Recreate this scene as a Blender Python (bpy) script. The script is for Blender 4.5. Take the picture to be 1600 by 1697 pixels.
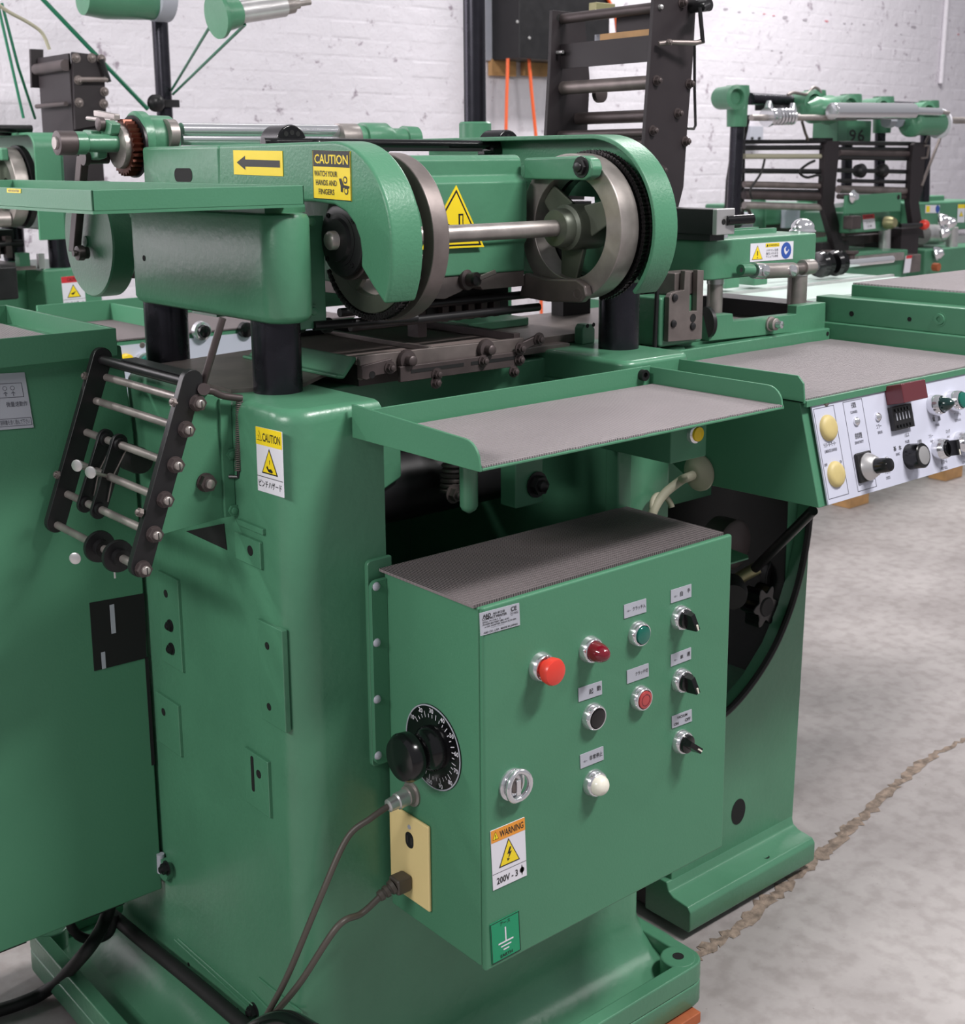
import bpy, bmesh, math, random
from mathutils import Vector as V, Matrix
random.seed(7)
S = bpy.context.scene
COL = S.collection
for o in list(bpy.data.objects): bpy.data.objects.remove(o)

# ------------------------------------------------------------------ camera
F, CX, CY, W, H = 2150.0, 800.0, 700.0, 1600.0, 1697.0
YAW, PITCH, ROLL = math.radians(40.2), math.radians(11.5), math.radians(-.45)
fw = V((math.sin(YAW)*math.cos(PITCH), math.cos(YAW)*math.cos(PITCH), -math.sin(PITCH)))
r0 = V((math.cos(YAW), -math.sin(YAW), 0)); u0 = r0.cross(fw)
rt = r0*math.cos(ROLL)+u0*math.sin(ROLL); up = rt.cross(fw)
CAM = V((-1.1, -1.314, 1.60))
cam = bpy.data.cameras.new('camera'); co = bpy.data.objects.new('camera', cam); COL.objects.link(co)
M4 = Matrix((rt, up, -fw)).transposed().to_4x4(); M4.translation = CAM
co.matrix_world = M4
cam.sensor_fit = 'HORIZONTAL'; cam.sensor_width = 36; cam.lens = 36*F/W
cam.shift_x = (W/2-CX)/W; cam.shift_y = (CY-H/2)/W
cam.dof.use_dof = True; cam.dof.focus_distance = 2.05; cam.dof.aperture_fstop = 11
cam.clip_start = .05; cam.clip_end = 100
S.camera = co
def ray(x, y): return fw + rt*((x-CX)/F) - up*((y-CY)/F)
def P(x, y, ax, v):
    "point of the place seen at pixel x, y, lying on the plane ax = v"
    d = ray(x, y); i = 'XYZ'.index(ax); return CAM + d*((v-CAM[i])/d[i])

# ------------------------------------------------------------------ world and lamps
w = bpy.data.worlds.new('hall'); S.world = w; w.use_nodes = True
bg = w.node_tree.nodes['Background']; bg.inputs[0].default_value = (.93, .94, 1, 1); bg.inputs[1].default_value = .335
def area(loc, target, sx, sy, power, color=(1, .97, .96)):
    l = bpy.data.lights.new('unseen_lamp', 'AREA'); l.shape = 'RECTANGLE'; l.size = sx; l.size_y = sy; l.energy = power; l.color = color
    o = bpy.data.objects.new('unseen_lamp_light', l); COL.objects.link(o); o.location = loc
    o.rotation_euler = (V(target)-V(loc)).to_track_quat('-Z', 'Y').to_euler(); return o
area((1.25, -1.95, 4.2), (.3, .2, .8), 1.2, .3, 175)
area((-3.3, -.2, 3.0), (-.2, .4, 1.0), 1.5, .5, 75)
area((-3.0, 2.8, 3.4), (-3.0, 4.1, 1.2), 2.4, .5, 420)  # added lamp brightening the wall out of view, for sheen on the crosshead
area((1.4, 2.4, 4.3), (1.4, 2.8, 0), 2.4, .5, 12)
area((5.2, 2.4, 4.3), (5.2, 2.8, 0), 2.4, .5, 190)
area((4.6, -1.8, 4.3), (4.4, -1.6, 0), 2.4, .5, 70)
S.view_settings.view_transform = 'Standard'; S.view_settings.look = 'None'
S.view_settings.exposure = 0.0; S.view_settings.gamma = 1; S.view_settings.use_curve_mapping = False

# ------------------------------------------------------------------ materials
def lin(c): return tuple(((x/255)/12.92 if x/255 <= .04045 else ((x/255+.055)/1.055)**2.4) for x in c)
def mat(name, rgb, rough=.5, metal=0., var=.0, vscale=6., bump=0., bscale=120., coat=0., spec=.5, var2=None, trans=0.):
    m = bpy.data.materials.new(name); m.use_nodes = True; nt = m.node_tree; b = nt.nodes['Principled BSDF']
    c = lin(rgb); b.inputs['Base Color'].default_value = (*c, 1); b.inputs['Roughness'].default_value = rough
    b.inputs['Metallic'].default_value = metal; b.inputs['Specular IOR Level'].default_value = spec
    if coat: b.inputs['Coat Weight'].default_value = coat; b.inputs['Coat Roughness'].default_value = .12
    tc = nt.nodes.new('ShaderNodeTexCoord')
    if var:
        n = nt.nodes.new('ShaderNodeTexNoise'); n.inputs['Scale'].default_value = vscale; n.inputs['Detail'].default_value = 6
        nt.links.new(tc.outputs['Object'], n.inputs['Vector'])
        r = nt.nodes.new('ShaderNodeValToRGB'); c2 = lin(var2) if var2 else tuple(x*(1-var) for x in c)
        r.color_ramp.elements[0].position = .35; r.color_ramp.elements[0].color = (*c2, 1)
        r.color_ramp.elements[1].position = .68; r.color_ramp.elements[1].color = (*c, 1)
        nt.links.new(n.outputs[0], r.inputs[0]); nt.links.new(r.outputs[0], b.inputs['Base Color'])
        mr = nt.nodes.new('ShaderNodeMapRange'); mr.inputs[3].default_value = rough*.85; mr.inputs[4].default_value = min(1, rough*1.2)
        nt.links.new(n.outputs[0], mr.inputs[0]); nt.links.new(mr.outputs[0], b.inputs['Roughness'])
    if bump:
        n2 = nt.nodes.new('ShaderNodeTexNoise'); n2.inputs['Scale'].default_value = bscale; n2.inputs['Detail'].default_value = 3
        nt.links.new(tc.outputs['Object'], n2.inputs['Vector'])
        bp = nt.nodes.new('ShaderNodeBump'); bp.inputs['Strength'].default_value = bump; bp.inputs['Distance'].default_value = .002
        nt.links.new(n2.outputs[0], bp.inputs['Height']); nt.links.new(bp.outputs[0], b.inputs['Normal'])
    return m
GREEN = mat('green_hammered_enamel', (76, 131, 101), .34, var=.10, vscale=5, bump=.30, bscale=190, spec=.4)
GREENS = mat('green_sheet_enamel', (75, 128, 99), .42, var=.06, vscale=4, bump=.12, bscale=260, spec=.3)
GREENC = mat('green_cast_enamel', (78, 131, 102), .30, var=.12, vscale=7, bump=.3, bscale=70, spec=.5)
BLACK = mat('black_oxide', (30, 29, 31), .36, var=.25, vscale=20, spec=.4)
BLACKG = mat('black_gloss_plastic', (12, 12, 14), .18)
RUBBER = mat('black_rubber', (22, 21, 22), .65)
IRON = mat('dark_brown_iron', (84, 74, 74), .45, metal=.4, var=.3, vscale=15, bump=.15, bscale=90)
IRONP = mat('dark_brown_painted_plate', (42, 36, 39), .5, var=.2, vscale=9, spec=.35)
STEEL = mat('worn_steel', (172, 164, 160), .36, metal=.6, var=.3, vscale=22, bump=.06, bscale=150)
STEELD = mat('dull_dark_steel', (134, 124, 121), .42, metal=.55, var=.35, vscale=16, bump=.1, bscale=80)
CHROME = mat('polished_chrome', (222, 222, 226), .14, metal=.85)
ALU = mat('satin_aluminium', (202, 200, 200), .3, metal=.7, var=.1, vscale=30)
WHITE = mat('white_vinyl', (218, 216, 224), .45)
GREYP = mat('silver_label', (170, 172, 182), .4, var=.05, vscale=20)
YELLOW = mat('yellow_vinyl', (236, 208, 32), .45)
ORANGE = mat('orange_vinyl', (224, 146, 50), .45)
INK = mat('black_ink', (24, 23, 24), .5)
INKB = mat('blue_ink', (45, 80, 160), .5)
INKG = mat('grey_ink', (90, 90, 100), .5)
REDV = mat('red_vinyl', (196, 40, 50), .45)
EARTHG = mat('green_vinyl', (10, 140, 96), .45)
CREAM = mat('cream_bakelite', (228, 205, 146), .45, var=.06, vscale=8, spec=.4)
BEIGE = mat('beige_rubber', (160, 156, 136), .6)
TAN = mat('tan_plug', (196, 178, 120), .5, var=.1, vscale=40)
REDP = mat('red_plastic', (214, 62, 50), .3)
REDL = mat('dark_red_lens', (112, 14, 32), .12, coat=.6)
REDL2 = mat('dull_red_lens', (170, 66, 66), .25)
GRNL = mat('green_lens', (12, 96, 82), .2, coat=.3)
GRND = mat('dark_green_lens', (14, 44, 42), .12, coat=.6)
MILK = mat('milk_white_lens', (226, 222, 208), .2, coat=.3)
YELP = mat('yellow_plastic', (232, 196, 24), .35)
MAROON = mat('maroon_acrylic', (92, 40, 46), .22)
PANEL = mat('grey_blue_panel', (194, 196, 212), .38, var=.04, vscale=5)
PILM = mat('dark_ground_steel', (52, 51, 58), .26, metal=.75, var=.1, vscale=30)
MINT = mat('pale_mint_table', (196, 214, 206), .35, var=.05, vscale=6)
PANM = mat('worn_brown_steel_sheet', (128, 116, 113), .62, metal=.0, var=.3, vscale=9, spec=.25)
CHAINM = mat('oily_chain_steel', (66, 63, 64), .28, metal=.75)
WOOD = mat('pale_timber', (190, 146, 96), .6, var=.3, vscale=14)
WOODR = mat('reddish_timber', (176, 96, 58), .6, var=.35, vscale=18)
CORD = mat('grey_brown_cord', (74, 68, 62), .45)
BELT = mat('green_round_belt', (26, 104, 76), .4)
ORC = mat('orange_cord', (226, 96, 46), .4)
DARK = mat('hole_shade_black', (10, 10, 11), .8)  # near-black colour painting in the shade of holes, slots and cut-outs
BRASS = mat('dull_brass', (150, 146, 110), .4, metal=.6)
REDRUST = mat('oily_copper_gear', (96, 52, 40), .3, metal=.7, var=.4, vscale=40)

def ribbed(name, rgb, axis):
    m = mat(name, rgb, .75, var=.10, vscale=5); nt = m.node_tree; b = nt.nodes['Principled BSDF']
    tc = [n for n in nt.nodes if n.type == 'TEX_COORD'][0]
    bp = nt.nodes.new('ShaderNodeBump'); bp.inputs['Strength'].default_value = 1.; bp.inputs['Distance'].default_value = .004
    hs = []
    for d, s in (('X', 70), ('Y', 70)):
        wv = nt.nodes.new('ShaderNodeTexWave'); wv.bands_direction = d; wv.inputs['Scale'].default_value = s if d == axis else s*.55
        nt.links.new(tc.outputs['Object'], wv.inputs['Vector']); hs.append(wv)
    mx = nt.nodes.new('ShaderNodeMath'); mx.operation = 'MULTIPLY_ADD'; mx.inputs[1].default_value = .335
    k = 0 if axis == 'X' else 1
    nt.links.new(hs[1-k].outputs['Fac'], mx.inputs[0]); nt.links.new(hs[k].outputs['Fac'], mx.inputs[2])
    nt.links.new(mx.outputs[0], bp.inputs['Height']); nt.links.new(bp.outputs[0], b.inputs['Normal'])
    return m
MATG = ribbed('ribbed_grey_rubber_mat', (174, 165, 168), 'X')
MATD = ribbed('grey_rubber_mat', (128, 118, 120), 'X')

def floor_mat():
    m = mat('worn_concrete', (172, 167, 164), .55, bump=.25, bscale=30, spec=.35); nt = m.node_tree; b = nt.nodes['Principled BSDF']
    tc = [n for n in nt.nodes if n.type == 'TEX_COORD'][0]
    n1 = nt.nodes.new('ShaderNodeTexNoise'); n1.inputs['Scale'].default_value = 1.3; n1.inputs['Detail'].default_value = 9; n1.inputs['Roughness'].default_value = .65
    n2 = nt.nodes.new('ShaderNodeTexNoise'); n2.inputs['Scale'].default_value = 22; n2.inputs['Detail'].default_value = 8
    n3 = nt.nodes.new('ShaderNodeTexVoronoi'); n3.inputs['Scale'].default_value = 26
    for n in (n1, n2, n3): nt.links.new(tc.outputs['Object'], n.inputs['Vector'])
    r1 = nt.nodes.new('ShaderNodeValToRGB'); e = r1.color_ramp.elements
    e[0].position = .3; e[0].color = (*lin((138, 131, 130)), 1); e[1].position = .72; e[1].color = (*lin((178, 172, 171)), 1)
    nt.links.new(n1.outputs[0], r1.inputs[0])
    r2 = nt.nodes.new('ShaderNodeValToRGB'); e = r2.color_ramp.elements
    e[0].position = .36; e[0].color = (.72, .70, .69, 1); e[1].position = .55; e[1].color = (1, 1, 1, 1)
    nt.links.new(n2.outputs[0], r2.inputs[0])
    mx = nt.nodes.new('ShaderNodeMix'); mx.data_type = 'RGBA'; mx.blend_type = 'MULTIPLY'; mx.inputs[0].default_value = .6
    nt.links.new(r1.outputs[0], mx.inputs[6]); nt.links.new(r2.outputs[0], mx.inputs[7])
    r3 = nt.nodes.new('ShaderNodeValToRGB'); e = r3.color_ramp.elements
    e[0].position = .02; e[0].color = (.35, .32, .31, 1); e[1].position = .06; e[1].color = (1, 1, 1, 1)
    nt.links.new(n3.outputs['Distance'], r3.inputs[0])
    m2 = nt.nodes.new('ShaderNodeMix'); m2.data_type = 'RGBA'; m2.blend_type = 'MULTIPLY'; m2.inputs[0].default_value = .5
    nt.links.new(mx.outputs[2], m2.inputs[6]); nt.links.new(r3.outputs[0], m2.inputs[7])
    nt.links.new(m2.outputs[2], b.inputs['Base Color']); return m
FLOOR = floor_mat()
CRACK = mat('brown_crack_rubble', (158, 140, 126), .9, var=.6, vscale=45, bump=1., bscale=200)
def wall_mat(name):
    m = mat(name, (206, 202, 209), .6, bump=.7, bscale=14, spec=.3); nt = m.node_tree; b = nt.nodes['Principled BSDF']
    tc = [n for n in nt.nodes if n.type == 'TEX_COORD'][0]; ge = nt.nodes.new('ShaderNodeNewGeometry')
    n2 = [n for n in nt.nodes if n.type == 'TEX_NOISE'][0]; n2.inputs['Detail'].default_value = 9; n2.inputs['Roughness'].default_value = .65
    nt.links.new(ge.outputs['Position'], n2.inputs['Vector'])
    bp = [n for n in nt.nodes if n.type == 'BUMP'][0]; bp.inputs['Distance'].default_value = .012
    n1 = nt.nodes.new('ShaderNodeTexNoise'); n1.inputs['Scale'].default_value = 13; n1.inputs['Detail'].default_value = 10; n1.inputs['Roughness'].default_value = .7
    nt.links.new(ge.outputs['Position'], n1.inputs['Vector'])
    r = nt.nodes.new('ShaderNodeValToRGB'); e = r.color_ramp.elements
    e[0].position = .33; e[0].color = (*lin((150, 140, 150)), 1); e[1].position = .40; e[1].color = (*lin((206, 202, 209)), 1)
    nt.links.new(n1.outputs[0], r.inputs[0]); nt.links.new(r.outputs[0], b.inputs['Base Color']); return m
FLK_B = mat('blue_grey_paint', (150, 178, 190), .6); FLK_G = mat('grey_bare_patch', (158, 152, 160), .7); FLK_R = mat('faded_red_paint', (190, 120, 130), .6)
WALL = wall_mat('white_limewashed_masonry')

# ------------------------------------------------------------------ mesh helpers
def rot_to(d):
    d = V(d).normalized(); a = V((0, 0, 1)) if abs(d.z) < .9 else V((1, 0, 0))
    x = a.cross(d).normalized(); y = d.cross(x); return x, y, d
class MB:
    def __init__(s): s.v = []; s.f = []
    def add(s, vs, fs):
        k = len(s.v); s.v += [tuple(v) for v in vs]; s.f += [tuple(i+k for i in f) for f in fs]; return s
    def box(s, x0, x1, y0, y1, z0, z1):
        x0, x1 = sorted((x0, x1)); y0, y1 = sorted((y0, y1)); z0, z1 = sorted((z0, z1))
        return s.add([(x0,y0,z0),(x1,y0,z0),(x1,y1,z0),(x0,y1,z0),(x0,y0,z1),(x1,y0,z1),(x1,y1,z1),(x0,y1,z1)],
                     [(3,2,1,0),(4,5,6,7),(0,1,5,4),(1,2,6,5),(2,3,7,6),(3,0,4,7)])
    def obox(s, o, a, b, c):
        "box from corner o with edge vectors a, b, c"
        o, a, b, c = V(o), V(a), V(b), V(c)
        if a.cross(b).dot(c) < 0: a, b = b, a
        return s.add([o, o+a, o+a+b, o+b, o+c, o+a+c, o+a+b+c, o+b+c], [(3,2,1,0),(4,5,6,7),(0,1,5,4),(1,2,6,5),(2,3,7,6),(3,0,4,7)])
    def prism(s, pts, ax, a, b):
        a, b = sorted((a, b)); n = len(pts)
        ar = sum(pts[i][0]*pts[(i+1) % n][1]-pts[(i+1) % n][0]*pts[i][1] for i in range(n))
        if (ar < 0) != (ax == 'Y'): pts = pts[::-1]
        f = {'X': lambda p, t: (t, p[0], p[1]), 'Y': lambda p, t: (p[0], t, p[1]), 'Z': lambda p, t: (p[0], p[1], t)}[ax]
        vs = [f(p, a) for p in pts]+[f(p, b) for p in pts]
        fs = [tuple(range(n))[::-1], tuple(range(n, 2*n))]+[(i, (i+1) % n, (i+1) % n+n, i+n) for i in range(n)]
        return s.add(vs, fs)
    def cyl(s, p0, p1, r, n=20, r2=None):
        p0, p1 = V(p0), V(p1); x, y, d = rot_to(p1-p0); r2 = r if r2 is None else r2
        vs = []
        for p, q in ((p0, r), (p1, r2)):
            vs += [p+(x*math.cos(t)+y*math.sin(t))*q for t in [2*math.pi*i/n for i in range(n)]]
        return s.add(vs, [tuple(range(n))[::-1], tuple(range(n, 2*n))]+[(i, (i+1) % n, (i+1) % n+n, i+n) for i in range(n)])
    def lathe(s, p, d, prof, n=28, closed=False):
        p = V(p); x, y, d = rot_to(d); vs = []; m = len(prof)
        for t, r in prof:
            vs += [p+d*t+(x*math.cos(a)+y*math.sin(a))*max(r, 1e-5) for a in [2*math.pi*i/n for i in range(n)]]
        fs = []
        for k in range(m if closed else m-1):
            k2 = (k+1) % m
            fs += [(k*n+i, k*n+(i+1) % n, k2*n+(i+1) % n, k2*n+i) for i in range(n)]
        if not closed: fs += [tuple(range(n))[::-1], tuple(range((m-1)*n, m*n))]
        return s.add(vs, fs)
    def ring(s, p, d, ri, ro, h, n=40):
        "annulus of height h along d starting at p"
        return s.lathe(p, d, [(0, ri), (0, ro), (h, ro), (h, ri)], n, True)
    def hexn(s, p, d, r, h): return s.cyl(p, V(p)+V(d).normalized()*h, r, 6)
    def tube(s, pts, r, n=10, smooth=0):
        pts = [V(p) for p in pts]
        if smooth:
            q = []
            for i in range(len(pts)-1):
                a, b, c, d = pts[max(i-1, 0)], pts[i], pts[i+1], pts[min(i+2, len(pts)-1)]
                for k in range(smooth):
                    t = k/smooth
                    q.append(.5*((2*b)+(c-a)*t+(2*a-5*b+4*c-d)*t*t+(3*b-a-3*c+d)*t**3))
            pts = q+[pts[-1]]
        vs = []; x = None
        for i, p in enumerate(pts):
            d = (pts[min(i+1, len(pts)-1)]-pts[max(i-1, 0)]).normalized()
            if x is None: x, y, _ = rot_to(d)
            else: x = (x-d*x.dot(d)).normalized(); y = d.cross(x)
            rr = r[i] if isinstance(r, (list, tuple)) else r
            vs += [p+(x*math.cos(a)+y*math.sin(a))*rr for a in [2*math.pi*k/n for k in range(n)]]
        m = len(pts)
        fs = [(k*n+i, k*n+(i+1) % n, (k+1)*n+(i+1) % n, (k+1)*n+i) for k in range(m-1) for i in range(n)]
        return s.add(vs, fs+[tuple(range(n))[::-1], tuple(range((m-1)*n, m*n))])
    def spring(s, p0, p1, R, r, turns, n=6):
        p0, p1 = V(p0), V(p1); x, y, d = rot_to(p1-p0); N = turns*12
        return s.tube([p0+(p1-p0)*(i/N)+(x*math.cos(2*math.pi*i/12)+y*math.sin(2*math.pi*i/12))*R for i in range(N+1)], r, n)
    def arcband(s, cy, cz, ri, ro, a0, a1, x0, x1, n=32):
        "part of an annulus about an X axis, angles in the (-Y, Z) plane: 0 = towards the viewer, 90 = up"
        pts = []
        for k in range(n+1):
            a = math.radians(a0+(a1-a0)*k/n); pts.append((cy-ro*math.cos(a), cz+ro*math.sin(a)))
        for k in range(n, -1, -1):
            a = math.radians(a0+(a1-a0)*k/n); pts.append((cy-ri*math.cos(a), cz+ri*math.sin(a)))
        return s.prism(pts, 'X', x0, x1)
def rrect(x0, x1, y0, y1, r, n=5, corners=(1, 1, 1, 1)):
    "rounded rectangle outline; corners: (x1y1, x0y1, x0y0, x1y0)"
    out = []
    for (cx, cy, a0, k) in ((x1, y1, 0, 0), (x0, y1, 90, 1), (x0, y0, 180, 2), (x1, y0, 270, 3)):
        if corners[k]:
            sx = -1 if cx == x1 else 1; sy = -1 if cy == y1 else 1
            for i in range(n+1):
                a = math.radians(a0+90*i/n); out.append((cx+sx*r+r*math.cos(a), cy+sy*r+r*math.sin(a)))
        else: out.append((cx, cy))
    return out
def thing(name, label, cat, loc=(0, 0, 0), group=None):
    o = bpy.data.objects.new(name, None); COL.objects.link(o); o.location = loc; o.empty_display_size = .05
    o['label'] = label; o['category'] = cat; o['kind'] = 'thing'
    if group: o['group'] = group
    return o
def wloc(o):
    l = V((0, 0, 0))
    while o: l += V(o.location); o = o.parent
    return l
def part(name, mb, m, parent=None, bevel=0, seg=2, ang=35, label=None, sharp=40):
    me = bpy.data.meshes.new(name); off = wloc(parent) if parent else V((0, 0, 0))
    me.from_pydata([V(v)-off for v in mb.v], [], mb.f); me.update()
    me.polygons.foreach_set('use_smooth', [True]*len(me.polygons)); me.set_sharp_from_angle(angle=math.radians(sharp))
    me.materials.append(m); o = bpy.data.objects.new(name, me); COL.objects.link(o)
    if parent: o.parent = parent
    if bevel:
        b = o.modifiers.new('bevel', 'BEVEL'); b.width = bevel; b.segments = seg; b.limit_method = 'ANGLE'; b.angle_limit = math.radians(ang); b.harden_normals = True
    if label: o['label'] = label
    return o
def solo(name, label, cat, mb, m, loc, group=None, **k):
    "a thing that is one mesh"
    o = part(name, mb, m, None, **k); o.data.transform(Matrix.Translation(-V(loc))); o.location = loc
    o['label'] = label; o['category'] = cat; o['kind'] = 'thing'
    if group: o['group'] = group
    return o
def struct(o): o['kind'] = 'structure'; return o
def dup(o, off, parent=None, label=None):
    c = o.copy(); COL.objects.link(c); c.parent = parent
    if parent is None: c.location = V(o.location)+V(off)
    if label: c['label'] = label
    for ch in list(o.children): dup(ch, off, c)
    return c
FONTC = {}
def glyphs(s):
    if s not in FONTC:
        cu = bpy.data.curves.new('t', 'FONT'); cu.body = s; cu.resolution_u = 2; cu.offset = .016 if s.isascii() else .004; o = bpy.data.objects.new('t', cu); COL.objects.link(o)
        dg = bpy.context.evaluated_depsgraph_get(); me = bpy.data.meshes.new_from_object(o.evaluated_get(dg))
        vs = [v.co.copy() for v in me.vertices]; fs = [tuple(p.vertices) for p in me.polygons]
        bpy.data.objects.remove(o); bpy.data.meshes.remove(me); FONTC[s] = (vs, fs)
    return FONTC[s]
class Decal:
    "a thin plate or sticker on a flat surface: tl, tr, bl corners, n outward normal; prints go on top of it"
    def __init__(s, parent, name, tl, tr, bl, m, th=.0012, label=None, round_=0):
        s.o, s.U, s.Vv = V(tl), V(tr)-V(tl), V(bl)-V(tl)
        s.n = s.Vv.cross(s.U).normalized(); s.th = th; s.k = {}
        if (CAM-s.o).dot(s.n) < 0: s.n = -s.n
        mb = MB().obox(s.o, s.U, s.Vv, s.n*th); s.ob = part(name, mb, m, parent, label=label); s.lay = 0
    def pt(s, u, v, h=0): return s.o+s.U*u+s.Vv*v+s.n*(s.th+.0003+h)
    def mb(s, m, name): return s.k.setdefault((m, name), MB())
    def poly(s, pts, m, name='print', h=0):
        q = [s.pt(u, v, h) for u, v in pts]; b = s.mb(m, name)
        nn = (q[1]-q[0]).cross(q[2]-q[0])
        b.add(q if nn.dot(s.n) > 0 else q[::-1], [tuple(range(len(q)))]); return s
    def rect(s, u0, v0, u1, v1, m, name='print', h=0): return s.poly([(u0, v0), (u1, v0), (u1, v1), (u0, v1)], m, name, h)
    def frame(s, u0, v0, u1, v1, t, m, name='print'):
        tu = t/s.U.length; tv = t/s.Vv.length
        for a in ((u0, v0, u1, v0+tv), (u0, v1-tv, u1, v1), (u0, v0, u0+tu, v1), (u1-tu, v0, u1, v1)): s.rect(*a, m, name)
        return s
    def tri(s, u, v, w_, hgt, m1, m2, t=.16, inner=None):
        "warning triangle: outer m1, inner m2, size in u and v"
        for k, mm, hh in ((1, m1, 0), (1-t, m2, .0002)):
            s.poly([(u, v-hgt*.62*k), (u+w_/2*k, v+hgt*.38*k), (u-w_/2*k, v+hgt*.38*k)], mm, 'pictogram', hh)
        return s
    def disc(s, u, v, r, m, name='pictogram', h=0, n=20):
        a = s.U.length; b = s.Vv.length
        return s.poly([(u+r/a*math.cos(2*math.pi*i/n), v+r/b*math.sin(2*math.pi*i/n)) for i in range(n)], m, name, h)
    def text(s, t, u, v, hgt, m, width=None, align='C', name='lettering', h=.0002):
        vs, fs = glyphs(t)
        if not vs: return s
        x0 = min(p.x for p in vs); x1 = max(p.x for p in vs); sc = hgt*s.Vv.length/.72; sx = sc
        if width: sx = width*s.U.length/max(x1-x0, 1e-6)
        ud = s.U.normalized(); vd = -s.Vv.normalized(); w_ = (x1-x0)*sx
        o = s.pt(u, v, h)-ud*({'C': w_/2, 'L': 0, 'R': w_}[align])-vd*(.36*sc)
        q = [o+ud*((p.x-x0)*sx)+vd*(p.y*sc) for p in vs]; b = s.mb(m, name)
        b.add(q, fs if ud.cross(vd).dot(s.n) > 0 else [f[::-1] for f in fs]); return s
    def done(s):
        for (m, nm), b in s.k.items(): part(nm, b, m, s.ob)
        return s.ob
def q4(ax, v, tl, tr, bl, off=(0, 0), sc=1.):
    "three pixel corners (crop offset and scale) onto a plane"
    return [P(off[0]+p[0]/sc, off[1]+p[1]/sc, ax, v) for p in (tl, tr, bl)]
def loft(mb, outs):
    "outs: list of (z, outline) with equal counts"
    n = len(outs[0][1]); k = len(mb.v)
    vs = [(x, y, z) for z, o in outs for x, y in o]
    fs = [(j*n+i, j*n+(i+1) % n, (j+1)*n+(i+1) % n, (j+1)*n+i) for j in range(len(outs)-1) for i in range(n)]
    return mb.add(vs, fs+[tuple(range(n))[::-1], tuple(range((len(outs)-1)*n, len(outs)*n))])
def ringz(mb, o, i, z0, z1):
    n = len(o); vs = [(x, y, z0) for x, y in o]+[(x, y, z1) for x, y in o]+[(x, y, z1) for x, y in i]+[(x, y, z0) for x, y in i]
    fs = [(a*n+k, a*n+(k+1) % n, ((a+1) % 4)*n+(k+1) % n, ((a+1) % 4)*n+k) for a in range(4) for k in range(n)]
    return mb.add(vs, fs)
def bolt(parent, p, d, r, h, m=BLACK, name='bolt', washer=True, slot=False):
    d = V(d).normalized(); p = V(p); b = MB()
    if washer: b.cyl(p, p+d*.002, r*1.35, 16); p = p+d*.002
    b.hexn(p, d, r, h*.6)
    b.lathe(p+d*h*.6, d, [(0, r*.62), (h*.3, r*.58), (h*.4, r*.3)], 12)
    return part(name, b, m, parent)
def caphead(parent, p, d, r, h, m=BLACK, name='cap_screw'):
    d = V(d).normalized(); b = MB().lathe(p, d, [(0, r), (h, r), (h, r*.55), (h*.45, r*.5)], 16)
    return part(name, b, m, parent)
def hole(parent, p, d, r, name='hole'):
    d = V(d).normalized(); b = MB().lathe(p, d, [(.0003, r), (.0006, r), (.0006, r*.9), (.0002, r*.88)], 14)
    return part(name, b, DARK, parent)

# ================================================================== the hall
fl = MB().box(-7, 14, -6, 5, -.1, 0)
FL = struct(part('floor', fl, FLOOR)); FL['label'] = 'worn grey concrete floor of the hall'
ck = [(1640, 1205), (1600, 1226), (1562, 1243), (1530, 1262), (1500, 1290), (1478, 1306), (1448, 1338), (1422, 1362), (1398, 1384), (1372, 1408), (1345, 1428), (1318, 1452), (1292, 1478), (1268, 1494), (1240, 1530), (1212, 1545), (1190, 1560), (1165, 1580), (1140, 1592), (1105, 1600)]
pts = [P(x, y, 'Z', 0) for x, y in ck]; fine = []
for a, b in zip(pts[:-1], pts[1:]):
    for k in range(6): fine.append(a.lerp(b, k/6)+V((random.uniform(-.007, .007), random.uniform(-.007, .007), 0)))
vs = []; fs = []
for i, p in enumerate(fine):
    d = (fine[min(i+1, len(fine)-1)]-fine[max(i-1, 0)]).normalized(); nn = V((-d.y, d.x, 0)); hw = (.004+.010*min(1, i/24))*random.uniform(.5, 1.6)
    vs += [p+nn*hw+V((0, 0, .0012)), p+nn*hw*.2+V((0, 0, .0022)), p-nn*hw*.9+V((0, 0, .0012))]
    if i: k = 3*i; fs += [(k-3, k, k+1, k-2), (k-2, k+1, k+2, k-1)]
part('crack', MB().add(vs, fs), CRACK, FL, label='ragged brown crack running across the concrete')

WY = 4.2
WB = struct(part('wall_back', MB().box(-4, 13, WY, WY+.2, 0, 4.6), WALL)); WB['label'] = 'white painted brick wall behind the machines'
bw, bh, dep = .25, .088, .0012
def brick_mesh(seed, w_):
    rnd = random.Random(seed); b = MB(); hw = w_/2-.001; hh = bh/2-.001; j = lambda s: rnd.uniform(-s, s)
    out = [(-hw+j(.003), -hh+j(.002)), (0, -hh+j(.002)), (hw+j(.003), -hh+j(.002)), (hw+j(.003), hh+j(.002)), (0+j(.03), hh+j(.002)), (-hw+j(.003), hh+j(.002))]
    d = dep+j(.0012)
    vs = [(x, 0, z) for x, z in out]+[(x*.92, -d+j(.0006), z*.76) for x, z in out]
    b.add(vs, [tuple(range(6, 12))]+[(i, i+6, (i+1) % 6+6, (i+1) % 6) for i in range(6)])
    me = bpy.data.meshes.new('brick'); me.from_pydata(b.v, [], [f for f in b.f]); me.update()
    bmm = bmesh.new(); bmm.from_mesh(me); bmesh.ops.recalc_face_normals(bmm, faces=bmm.faces); bmm.to_mesh(me); bmm.free()
    me.materials.append(WALL); return me
BMS = [brick_mesh(i, bw) for i in range(8)]
spots = []
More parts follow.
